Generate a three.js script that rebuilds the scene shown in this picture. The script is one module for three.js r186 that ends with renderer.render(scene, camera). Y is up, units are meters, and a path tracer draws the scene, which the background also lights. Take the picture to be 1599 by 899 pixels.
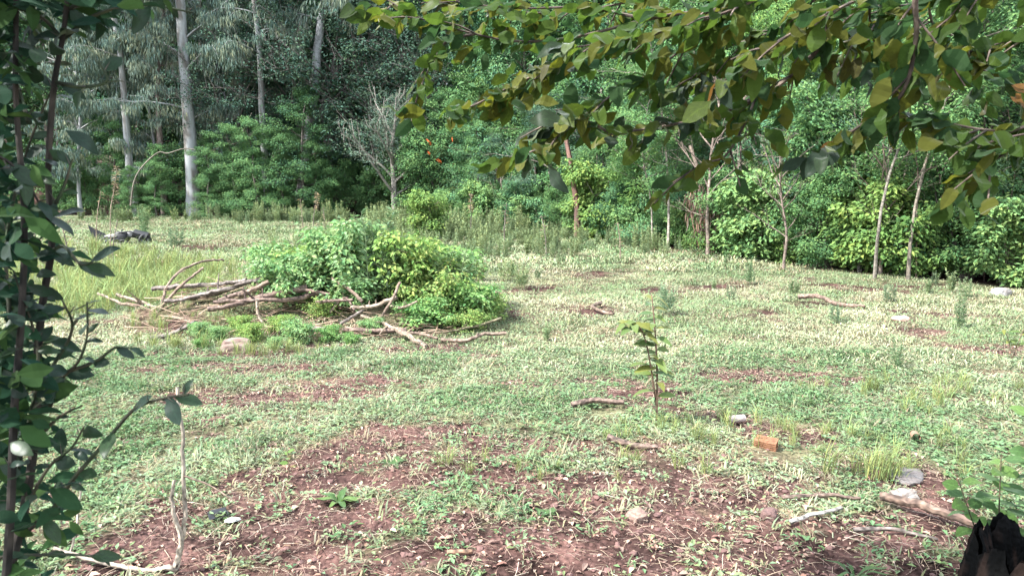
import * as THREE from 'three';
import { ImprovedNoise } from 'three/addons/math/ImprovedNoise.js';

// ---------------------------------------------------------------- camera, sky, sun, exposure
const scene = new THREE.Scene();
const camera = new THREE.PerspectiveCamera(41.5, 1024 / 575, 0.1, 900);
camera.position.set(0, 1.6, 0);
camera.focus = 8; camera.userData.fStop = 10;
camera.rotation.set(THREE.MathUtils.degToRad(-7.9), 0, 0);
const renderer = new THREE.WebGLRenderer({ antialias: true });
renderer.setSize(1024, 575);
renderer.toneMapping = THREE.LinearToneMapping;
renderer.toneMappingExposure = 3.3;
renderer.shadowMap.enabled = true;
const SUN = new THREE.Vector3(-0.85, 1.05, 0.38).normalize();
{ // hazy bright sky: pale at the horizon, light blue overhead, thin veil of cloud, a broad glow round the sun
  const W = 256, H = 128, d = new Float32Array(W * H * 4), v = new THREE.Vector3();
  for (let y = 0; y < H; y++) for (let x = 0; x < W; x++) {
    const el = (y / (H - 1) - 0.5) * Math.PI, az = (x / W - 0.5) * 2 * Math.PI; v.set(Math.cos(el) * Math.cos(az), Math.sin(el), Math.cos(el) * Math.sin(az));
    const up = Math.max(0, Math.sin(el)), t = Math.pow(up, 0.5), glow = 0.5 * Math.pow(Math.max(0, v.dot(SUN)), 6), o = (y * W + x) * 4;
    d[o] = 0.78 - 0.17 * t + glow; d[o + 1] = 0.83 - 0.11 * t + glow * 0.98; d[o + 2] = 0.89 + glow * 0.93; d[o + 3] = 1;
  }
  const t = new THREE.DataTexture(d, W, H, THREE.RGBAFormat, THREE.FloatType); t.mapping = THREE.EquirectangularReflectionMapping; t.magFilter = t.minFilter = THREE.LinearFilter; t.wrapS = THREE.RepeatWrapping; t.needsUpdate = true;
  scene.background = t; scene.environment = t;
}
const sun = new THREE.DirectionalLight(new THREE.Color(1.0, 0.975, 0.93), 4.0);
sun.position.copy(SUN).multiplyScalar(60);
sun.castShadow = true;
sun.shadow.radius = 5;
sun.shadow.mapSize.set(4096, 4096);
Object.assign(sun.shadow.camera, { left: -45, right: 45, top: 45, bottom: -45, near: 1, far: 160 });
scene.add(sun, sun.target);

// ---------------------------------------------------------------- helpers
const V = (x, y, z) => new THREE.Vector3(x, y, z);
const mul = (seed) => () => { seed = (seed + 0x6d2b79f5) | 0; let t = Math.imul(seed ^ (seed >>> 15), 1 | seed); t = (t + Math.imul(t ^ (t >>> 7), 61 | t)) ^ t; return ((t ^ (t >>> 14)) >>> 0) / 4294967296; };
const perlin = new ImprovedNoise();
const noise = (x, y, z = 0.37) => perlin.noise(x + 57.3, y + 31.7, z + 11.1);
const clamp = (v, a = 0, b = 1) => Math.min(b, Math.max(a, v));
const smooth = (a, b, x) => { const t = clamp((x - a) / (b - a)); return t * t * (3 - 2 * t); };
const lerp = (a, b, t) => a + (b - a) * t;
const mixc = (a, b, t) => [lerp(a[0], b[0], t), lerp(a[1], b[1], t), lerp(a[2], b[2], t)];
const taken = new Map();
function numbered(name) {
  const n = taken.get(name) || 0; taken.set(name, n + 1);
  return n ? name + '_' + String(n).padStart(3, '0') : name;
}
function add(o, name, label, category, group) {
  o.name = numbered(name); o.userData = { label, category }; if (group) o.userData.group = group;
  scene.add(o); return o;
}
function setting(o, name, kind = 'structure', label) { o.name = numbered(name); o.userData = { kind }; if (label) o.userData.label = label; scene.add(o); return o; }
function part(parent, name, geometry, material, kind) {
  const m = new THREE.Mesh(geometry, material); m.name = name; if (kind) m.userData.kind = kind; parent.add(m); return m;
}

class Geo {
  constructor() { this.p = []; this.c = []; this.i = []; this.uv = []; }
  vert(x, y, z, c, u = 0, v = 0) { this.p.push(x, y, z); this.c.push(c[0], c[1], c[2]); this.uv.push(u, v); return this.p.length / 3 - 1; }
  build(smoothNormals) {
    const g = new THREE.BufferGeometry();
    g.setAttribute('position', new THREE.Float32BufferAttribute(this.p, 3));
    g.setAttribute('color', new THREE.Float32BufferAttribute(this.c, 3));
    g.setAttribute('uv', new THREE.Float32BufferAttribute(this.uv, 2));
    g.setIndex(this.i);
    if (smoothNormals) g.computeVertexNormals();
    return g;
  }
  // a tapered tube through points [x,y,z]; radius is a function of 0..1 or [r0, r1]
  tube(pts, r, sides, col, cap = true) {
    const n = pts.length, rad = typeof r === 'function' ? r : (t) => lerp(r[0], r[1], t);
    const base = this.p.length / 3, up = V(0.31, 0.2, 0.93);
    let len = 0; const t3 = V(), a = V(), b = V();
    for (let k = 0; k < n; k++) {
      const q = pts[Math.max(0, k - 1)], w = pts[Math.min(n - 1, k + 1)], o = pts[k];
      t3.set(w[0] - q[0], w[1] - q[1], w[2] - q[2]).normalize();
      if (k) len += Math.hypot(o[0] - pts[k - 1][0], o[1] - pts[k - 1][1], o[2] - pts[k - 1][2]);
      a.copy(up).addScaledVector(t3, -up.dot(t3)).normalize(); b.crossVectors(t3, a);
      for (let s = 0; s <= sides; s++) {
        const f = (s % sides) / sides * Math.PI * 2, R = rad(k / (n - 1), f);
        const c = typeof col === 'function' ? col(k / (n - 1), s % sides / sides, o) : col;
        this.vert(o[0] + (a.x * Math.cos(f) + b.x * Math.sin(f)) * R, o[1] + (a.y * Math.cos(f) + b.y * Math.sin(f)) * R, o[2] + (a.z * Math.cos(f) + b.z * Math.sin(f)) * R, c, s / sides * 6.283 * Math.max(R, 0.004), len);
      }
    }
    for (let k = 0; k < n - 1; k++) for (let s = 0; s < sides; s++) {
      const q = base + k * (sides + 1) + s; this.i.push(q, q + 1, q + sides + 1, q + 1, q + sides + 2, q + sides + 1);
    }
    if (cap) for (const k of [0, n - 1]) {
      const o = pts[k], c = typeof col === 'function' ? col(k ? 1 : 0, 0.5, o) : col, m = this.vert(o[0], o[1], o[2], c);
      for (let s = 0; s < sides; s++) { const q = base + k * (sides + 1) + s; k ? this.i.push(m, q, q + 1) : this.i.push(m, q + 1, q); }
    }
    return this;
  }
  // a small leaf of two faces folded along its midrib
  leaf(x, y, z, d, nr, L, W, c, bend = 0.12) {
    let sx = d[1] * nr[2] - d[2] * nr[1], sy = d[2] * nr[0] - d[0] * nr[2], sz = d[0] * nr[1] - d[1] * nr[0];
    const l = Math.hypot(sx, sy, sz) || 1; sx /= l; sy /= l; sz /= l;
    const ux = sy * d[2] - sz * d[1], uy = sz * d[0] - sx * d[2], uz = sx * d[1] - sy * d[0];
    const k = 0.45 * L, f = W * 0.16, h = W / 2, b = bend * L;
    const v0 = this.vert(x, y, z, c), v1 = this.vert(x + d[0] * k + sx * h + ux * f, y + d[1] * k + sy * h + uy * f, z + d[2] * k + sz * h + uz * f, c);
    const v2 = this.vert(x + d[0] * L - ux * b, y + d[1] * L - uy * b - b * 0.5, z + d[2] * L - uz * b, c), v3 = this.vert(x + d[0] * k - sx * h + ux * f, y + d[1] * k - sy * h + uy * f, z + d[2] * k - sz * h + uz * f, c);
    this.i.push(v0, v1, v2, v0, v2, v3);
  }
  // a grass blade: two segments, bent over
  blade(x, y, z, az, L, W, lean, c, curl = 0.7) {
    const cx = Math.cos(az), cz = Math.sin(az), px = -cz * W / 2, pz = cx * W / 2;
    const a1 = lean, a2 = lean + curl, h = L * 0.5;
    const mx = x + cx * Math.sin(a1) * h, my = y + Math.cos(a1) * h, mz = z + cz * Math.sin(a1) * h;
    const tx = mx + cx * Math.sin(a2) * h, ty = my + Math.cos(a2) * h, tz = mz + cz * Math.sin(a2) * h;
    const v = this.vert(x - px * 0.7, y, z - pz * 0.7, c), w = this.vert(x + px * 0.7, y, z + pz * 0.7, c), m = this.vert(mx - px, my, mz - pz, c), n = this.vert(mx + px, my, mz + pz, c), t = this.vert(tx, ty, tz, c);
    this.i.push(v, w, n, v, n, m, m, n, t);
  }
}
function curve(pts, n) {
  const c = new THREE.CatmullRomCurve3(pts.map((p) => V(...p)), false, 'centripetal');
  return c.getPoints(n).map((p) => [p.x, p.y, p.z]);
}
const norm3 = (a) => { const l = Math.hypot(a[0], a[1], a[2]) || 1; return [a[0] / l, a[1] / l, a[2] / l]; };
const vary = (rnd, c, k = 0.25, h = 0.12) => { const b = 1 + (rnd() - 0.5) * 2 * k, q = (rnd() - 0.5) * 2 * h; return [c[0] * b * (1 + q), c[1] * b, c[2] * b * (1 - q)]; };
const pick = (rnd, pal) => pal[Math.floor(rnd() * pal.length)];

// ---------------------------------------------------------------- procedural textures
function tile(size, fn, srgb = true) {
  const d = new Uint8Array(size * size * 4);
  for (let y = 0; y < size; y++) for (let x = 0; x < size; x++) { const c = fn(x / size, y / size), o = (y * size + x) * 4; d[o] = clamp(c[0]) * 255; d[o + 1] = clamp(c[1]) * 255; d[o + 2] = clamp(c[2]) * 255; d[o + 3] = 255; }
  const t = new THREE.DataTexture(d, size, size); t.wrapS = t.wrapT = THREE.RepeatWrapping; t.magFilter = THREE.LinearFilter; t.minFilter = THREE.LinearMipmapLinearFilter; t.generateMipmaps = true;
  if (srgb) t.colorSpace = THREE.SRGBColorSpace; t.needsUpdate = true; return t;
}
// noise on a torus, so that the tile repeats without a seam
const wrapNoise = (u, v, f, s = 0) => {
  const g = (a, b) => noise(a * f, b * f, s), wu = smooth(0, 1, u), wv = smooth(0, 1, v);
  return lerp(lerp(g(u, v), g(u - 1, v), wu), lerp(g(u, v - 1), g(u - 1, v - 1), wu), wv) * 1.3;
};
const soilRnd = mul(77), soilGrain = new Float32Array(1024 * 1024);
{ // litter-like streaks and grains laid over the soil tile
  for (let k = 0; k < 9000; k++) {
    let x = soilRnd() * 1024, y = soilRnd() * 1024; const a = soilRnd() * 6.28, L = 4 + soilRnd() * 22, w = soilRnd() < 0.3 ? 2 : 1, val = (soilRnd() - 0.45) * 0.9;
    for (let s = 0; s < L; s++) { x += Math.cos(a + s * 0.02); y += Math.sin(a + s * 0.02); for (let q = 0; q < w; q++) soilGrain[((Math.floor(y) + q) & 1023) * 1024 + (Math.floor(x) & 1023)] = val; }
  }
}
const soilTexture = tile(1024, (u, v) => {
  const n = wrapNoise(u, v, 6) * 0.35 + wrapNoise(u, v, 22, 3) * 0.3 + wrapNoise(u, v, 80, 7) * 0.3 + soilGrain[Math.floor(v * 1024) * 1024 + Math.floor(u * 1024)] * 0.45;
  const b = 0.72 + n * 0.75; return [b, b * 0.98, b * 0.96];
});
const soilBump = tile(1024, (u, v) => { const n = 0.5 + wrapNoise(u, v, 14, 5) * 0.3 + wrapNoise(u, v, 60, 9) * 0.25 + soilGrain[Math.floor(v * 1024) * 1024 + Math.floor(u * 1024)] * 0.4; return [n, n, n]; }, false);
const barkTexture = tile(512, (u, v) => { const n = 0.78 + wrapNoise(u, v * 0.999, 9, 2) * 0.25 + wrapNoise(u, v, 40, 4) * 0.3; return [n, n, n]; });
const barkBump = tile(512, (u, v) => { const n = 0.5 + wrapNoise(u, v, 18, 6) * 0.5 + wrapNoise(u, v, 60, 8) * 0.3; return [n, n, n]; }, false);
function veinTexture(veins, mid) { // print of a leaf: pale midrib and side veins, faint blotches
  return tile(256, (u, v) => {
    const s = Math.abs(u - 0.5) * 2, m = Math.exp(-Math.pow(s / 0.05, 2)) * mid;
    const q = (v - s * 0.35) * veins, f = Math.abs(q - Math.round(q)), side = Math.exp(-Math.pow(f / 0.09, 2)) * 0.16 * (1 - s * 0.6);
    const b = 0.8 + m * 0.2 + side + noise(u * 9, v * 9, 4) * 0.1 + noise(u * 40, v * 40, 2) * 0.05; return [b, b, b * 0.95];
  });
}
const veinBroad = veinTexture(11, 0.9), veinSmooth = veinTexture(7, 0.6);

// ---------------------------------------------------------------- materials
const rgb = (r, g, b) => new THREE.Color().setRGB(r, g, b);
const leafMaterial = (tint = [1, 1, 1], through = 0.35) => new THREE.MeshPhysicalMaterial({ color: rgb(...tint), vertexColors: true, roughness: 1, specularIntensity: 0.2, transmission: through, thickness: 0, side: THREE.DoubleSide, });
const farLeafMaterial = (tint = [1, 1, 1]) => new THREE.MeshPhysicalMaterial({ color: rgb(...tint), vertexColors: true, roughness: 0.7, specularIntensity: 0.25, side: THREE.DoubleSide });
const barkMaterial = (tint = [1, 1, 1], rough = 0.92) => new THREE.MeshStandardMaterial({ color: rgb(...tint), vertexColors: true, map: barkTexture, bumpMap: barkBump, bumpScale: 0.006, roughness: rough, side: THREE.DoubleSide });
const bark = barkMaterial();
const bladeMaterial = new THREE.MeshPhysicalMaterial({ vertexColors: true, roughness: 1, specularIntensity: 0.2, transmission: 0.3, thickness: 0, side: THREE.DoubleSide });
const gumBark = new THREE.MeshStandardMaterial({ vertexColors: true, bumpMap: barkBump, bumpScale: 0.01, roughness: 0.8, side: THREE.DoubleSide });
const turfMaterial = new THREE.MeshPhysicalMaterial({ vertexColors: true, roughness: 0.9, specularIntensity: 0.2, side: THREE.DoubleSide });
const dryMaterial = new THREE.MeshPhysicalMaterial({ vertexColors: true, roughness: 0.9, specularIntensity: 0.3, side: THREE.DoubleSide });

// ---------------------------------------------------------------- ground
const bareSpots = [[0.45, -3.1, 1.9, 0.68, 1], [0.6, -3.75, 1.0, 0.42, 1], [-0.6, -3.95, 0.9, 0.26, 0.75], [-1.5, -3.15, 0.7, 0.3, 0.7], [-2.3, -6.5, 0.9, 0.2, 0.8], [1.1, -3.1, 1.3, 0.5, 1], [-1.0, -3.55, 0.75, 0.3, 0.8], [-0.2, -4.35, 1.1, 0.22, 0.65], [-2.0, -5.55, 0.85, 0.22, 0.95], [-1.4, -6.0, 0.5, 0.16, 0.9],
  [2.05, -6.3, 0.6, 0.3, 0.95], [4.7, -7.15, 0.7, 0.22, 0.85], [2.1, -3.95, 0.45, 0.28, 0.75], [1.75, -3.3, 0.9, 0.42, 0.9], [-2.6, -6.95, 0.7, 0.2, 0.8], [-0.7, -7.15, 0.6, 0.2, 0.9], [-1.9, -7.3, 0.5, 0.16, 0.7], [1.0, -9.4, 0.5, 0.5, 0.7],
  [1.75, -4.7, 0.3, 0.1, 0.8], [0.2, -5.9, 0.8, 0.15, 0.5], [3.2, -11.6, 1.0, 0.4, 0.6], [-3.4, -8.5, 1.4, 0.7, 0.25], [4.2, -9.9, 0.6, 0.3, 0.6], [-9.3, -18, 2.6, 1.5, 0.6], [-7.5, -15.5, 2, 1, 0.55], [5.6, -11.6, 1.6, 0.35, 0.7], [1.2, -12, 2.0, 0.6, 0.4]];
function bare(x, z) {
  let m = edgeZ(x) - z + noise(x * 1.3, z * 1.3, 2) * 1.5 > 0.9 ? 0.85 : 0;
  for (const [cx, cz, rx, rz, k] of bareSpots) { const d = Math.hypot((x - cx) / rx, (z - cz) / rz); if (d < 1.6) m = Math.max(m, k * (1 - smooth(0.3, 1.55, d + noise(x * 2.3, z * 2.3, 2) * 0.8 + noise(x * 6.5, z * 6.5, 2) * 0.9))); }
  return clamp(m + smooth(0.1, 0.45, noise(x * 0.9, z * 0.9, 8) * 0.8 + 0.45 * noise(x * 4, z * 4, 1)) * 0.7);
}
const EDGE = [[-45, -40], [-23, -37], [-14.5, -34.5], [-4.8, -32.5], [-1.5, -26], [1.8, -22], [3.6, -18.2], [5.0, -15], [5.9, -13.1], [7.2, -11.7], [9, -10.2], [13, -8], [20, -5]];
function edgeZ(x) { for (let k = 1; k < EDGE.length; k++) if (x <= EDGE[k][0]) { const [a, b] = [EDGE[k - 1], EDGE[k]]; return lerp(a[1], b[1], (x - a[0]) / (b[0] - a[0])); } return -5; }
function height(x, z) {
  let h = 0.05 * noise(x * 0.35, z * 0.35, 3) + 0.022 * noise(x * 1.6, z * 1.6, 5);
  if (z > -14) h += 0.012 * noise(x * 5, z * 5, 6);
  h += 0.46 * Math.exp(-Math.pow((x + 1.8) / 1.25, 2) - Math.pow((z + 9.15) / 0.85, 2)) + 0.26 * Math.exp(-Math.pow((x + 3.4) / 0.95, 2) - Math.pow((z + 8.75) / 0.5, 2));
  h += bare(x, z) * 0.018 * (noise(x * 9, z * 9, 4) + noise(x * 19, z * 19, 4) * 0.6) * (z > -9 ? 1 : 0);
  const back = edgeZ(x) - z; if (back > 4) h += (back - 4) * 0.1;
  return h;
}
const SOIL = [0.185, 0.107, 0.094], SOIL2 = [0.12, 0.072, 0.065], TURF = [0.23, 0.235, 0.135], STRAW = [0.29, 0.23, 0.155];
{
  const xs = [0], zs = [];
  for (let x = 0, s = 0.045; x < 400; s *= x > 3 ? 1.045 : 1.004) { x += s; xs.push(x); xs.unshift(-x); }
  for (let z = 8, s = 0.6; z > -420;) { zs.push(z); s = z > 0 ? 0.6 : z > -2.2 ? 0.12 : z > -6 ? 0.045 : Math.min(20, s * 1.022); z -= s; }
  const G = new Geo();
  for (const z of zs) for (const x of xs) {
    const b = bare(x, z), dry = smooth(-0.05, 0.35, noise(x * 0.5, z * 0.5, 12) + 0.3 * noise(x * 3, z * 3, 12));
    let c = mixc(TURF, STRAW, dry * 0.7); c = mixc(c, mixc(SOIL, SOIL2, smooth(-0.2, 0.3, noise(x * 3, z * 3, 9))), smooth(0.15, 0.65, b));
    G.vert(x, height(x, z), z, c, x / 1.7, z / 1.7);
  }
  const w = xs.length;
  for (let r = 0; r < zs.length - 1; r++) for (let k = 0; k < w - 1; k++) { const a = r * w + k; G.i.push(a, a + 1, a + w, a + 1, a + w + 1, a + w); }
  const ground = new THREE.Mesh(G.build(true), new THREE.MeshPhysicalMaterial({ vertexColors: true, map: soilTexture, bumpMap: soilBump, bumpScale: 0.035, roughness: 1, specularIntensity: 0.15, side: THREE.DoubleSide }));
  setting(ground, 'ground');
}

// ---------------------------------------------------------------- tree and shrub builder
function grow(o) {
  const rnd = mul(o.seed), W = new Geo(), L = new Geo(), R = (k = 1) => (rnd() - 0.5) * 2 * k;
  const stems = o.stems || 1, ends = [];
  const barkColor = (t, s, p) => {
    const n = noise(p[0] * 3 + s * 5, p[1] * (o.streak || 1.5), p[2] * 3 + o.seed), m = noise(s * 9, p[1] * 2.2, o.seed);
    return mixc(o.bark[0], o.bark[1], smooth(-0.1, 0.3, n * 0.7 + m * 0.6 + (o.barkBias || 0)));
  };
  for (let st = 0; st < stems; st++) {
    const h = o.h * (stems > 1 ? 0.65 + rnd() * 0.4 : 1), az = rnd() * 6.28, sp = stems > 1 ? (o.spread || 0.5) : 0;
    const lx = (o.lean?.[0] || 0) + Math.cos(az) * sp * h, lz = (o.lean?.[1] || 0) + Math.sin(az) * sp * h, wob = o.wob ?? 0.25, N = o.trunkSegs || 9, P = [];
    for (let k = 0; k <= N; k++) { const t = k / N; P.push([lx * Math.pow(t, 1.2) + noise(t * 2.3, st, o.seed) * wob * t * 2 + R(0.004 * h * 0.3), t * h - (k ? 0 : 0.15), lz * Math.pow(t, 1.2) + noise(t * 2.3, st + 9, o.seed) * wob * t * 2]); }
    const r0 = o.r * (stems > 1 ? 0.6 + rnd() * 0.5 : 1);
    W.tube(P, (t) => r0 * (Math.pow(1 - t, 0.75) * 0.9 + 0.06 + (t < 0.06 ? (0.06 - t) * 5 : 0)), o.sides || 9, barkColor);
    const at = (t) => { const f = clamp(t) * N, k = Math.min(N - 1, Math.floor(f)), u = f - k; return [lerp(P[k][0], P[k + 1][0], u), lerp(P[k][1], P[k + 1][1], u), lerp(P[k][2], P[k + 1][2], u)]; };
    const nb = Math.max(2, Math.round(o.nb / (stems > 1 ? stems * 0.8 : 1)));
    for (let b = 0; b < nb; b++) {
      const q = (b + rnd() * 0.8) / nb, t = lerp(o.first, 0.985, q), a = b * 2.399 + R(0.5) + st * 1.7;
      const len = o.len * (o.prof ? o.prof(q) : Math.sin(Math.PI * (0.22 + 0.72 * q))) * (0.75 + rnd() * 0.5), el = lerp(o.el0 ?? 0.3, o.el1 ?? 0.9, q) + R(0.2);
      const s0 = at(t), B = [s0]; let e = el, A = a, c = s0; const M = 5, sag = o.sag || 0;
      for (let k = 1; k <= M; k++) { const d = len / M; c = [c[0] + Math.cos(A) * Math.cos(e) * d, c[1] + Math.sin(e) * d, c[2] + Math.sin(A) * Math.cos(e) * d]; B.push(c); e -= sag * 0.3 + R(0.22); A += R(0.3); }
      const br = Math.min(r0 * 0.45, Math.max(0.006, len * (o.limb || 0.014)));
      W.tube(B, [br, br * 0.25], 5, barkColor, false);
      for (let k = 0; k < o.sub; k++) {
        const u = lerp(o.subFrom ?? 0.25, 1, (k + rnd()) / o.sub), f = u * M, i = Math.min(M - 1, Math.floor(f)), w = f - i, p = [0, 1, 2].map((n) => lerp(B[i][n], B[i + 1][n], w));
        const sl = len * (o.subLen || 0.4) * (0.6 + rnd() * 0.6), A2 = A + R(1.3), e2 = (o.subEl ?? 0.25) + R(0.6);
        const q1 = [p[0] + Math.cos(A2) * Math.cos(e2) * sl * 0.5, p[1] + Math.sin(e2) * sl * 0.5, p[2] + Math.sin(A2) * Math.cos(e2) * sl * 0.5];
        const e3 = e2 - sag * 0.6, q2 = [q1[0] + Math.cos(A2) * Math.cos(e3) * sl * 0.5, q1[1] + Math.sin(e3) * sl * 0.5, q1[2] + Math.sin(A2) * Math.cos(e3) * sl * 0.5];
        const tr = Math.max(0.004, br * 0.3);
        W.tube([p, q1, q2], [tr, tr * 0.35], 4, barkColor, false);
        if (o.tips) for (let n = 0; n < o.tips; n++) { const v = 0.3 + rnd() * 0.7, pt = [0, 1, 2].map((m) => lerp(p[m], q2[m], v)), tl = sl * (0.3 + rnd() * 0.5), A4 = A2 + R(1.4), e4 = (o.tipEl ?? 0.8) + R(0.5); W.tube([pt, [pt[0] + Math.cos(A4) * Math.cos(e4) * tl, pt[1] + Math.sin(e4) * tl, pt[2] + Math.sin(A4) * Math.cos(e4) * tl]], [tr * 0.55, tr * 0.15], 3, barkColor, false); }
        for (let n = 0; n < o.twigs; n++) { const v = (n + rnd()) / o.twigs, m = v < 0.5 ? [p, q1, v * 2] : [q1, q2, v * 2 - 1]; ends.push([[0, 1, 2].map((x) => lerp(m[0][x], m[1][x], m[2]) + R(o.clump * 0.5)), A2]); }
      }
    }
  }
  for (const [c, A] of ends) {
    const tone = pick(rnd, o.pal), dens = Math.round(o.leaves * (0.6 + rnd() * 0.8)), squash = o.squash ?? 0.55;
    for (let k = 0; k < dens; k++) {
      const a = rnd() * 6.28, rr = o.clump * Math.sqrt(rnd()), dy = R(o.clump * squash), x = c[0] + Math.cos(a) * rr, y = c[1] + dy, z = c[2] + Math.sin(a) * rr;
      if (y < 0.02) continue;
      const d = norm3([Math.cos(a) * 0.9 + R(0.6), -(o.hang ?? 0.25) + R(0.45), Math.sin(a) * 0.9 + R(0.6)].map((v, i) => (o.hang > 1 && i !== 1 ? v * 0.35 : v)));
      const ol = Math.hypot(x, z) || 1, nr = norm3([R(0.7) + x / ol * 0.65, 0.85, R(0.7) + z / ol * 0.65]);
      L.leaf(x, y, z, d, nr, o.leafL * (0.65 + rnd() * 0.6), o.leafW * (0.7 + rnd() * 0.5), vary(rnd, tone, 0.22, 0.12));
    }
  }
  return { wood: W.build(true), leaves: L.build(false), crown: o.crown || 'crown', trunk: o.trunk || 'trunk', n: L.i.length / 3 };
}
let leafTris = 0;
function place(proto, name, label, category, group, x, z, turn, s, leafMat, woodMat = bark, dy = 0) {
  const g = new THREE.Group(); g.position.set(x, height(x, z) - 0.03 + dy, z); g.rotation.y = turn;
  Array.isArray(s) ? g.scale.set(...s) : g.scale.setScalar(s);
  part(g, proto.trunk, proto.wood, woodMat);
  if (proto.n) part(g, proto.crown, proto.leaves, leafMat);
  return add(g, name, label, category, group);
}
const GUM = [[0.3, 0.31, 0.31], [0.14, 0.125, 0.11]], DARKBARK = [[0.13, 0.11, 0.09], [0.22, 0.19, 0.16]], PALEBARK = [[0.42, 0.37, 0.31], [0.22, 0.19, 0.15]], REDBARK = [[0.30, 0.16, 0.12], [0.17, 0.1, 0.08]];
const gumPal = [[0.15, 0.205, 0.165], [0.18, 0.235, 0.185], [0.125, 0.18, 0.14], [0.21, 0.245, 0.17]];
const darkPal = [[0.052, 0.118, 0.05], [0.068, 0.142, 0.056], [0.045, 0.105, 0.056], [0.085, 0.165, 0.06]];
const midPal = [[0.08, 0.17, 0.062], [0.1, 0.2, 0.072], [0.07, 0.15, 0.062], [0.125, 0.22, 0.078]];
const lightPal = [[0.13, 0.235, 0.085], [0.155, 0.265, 0.095], [0.11, 0.205, 0.08], [0.185, 0.28, 0.1]];
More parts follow.
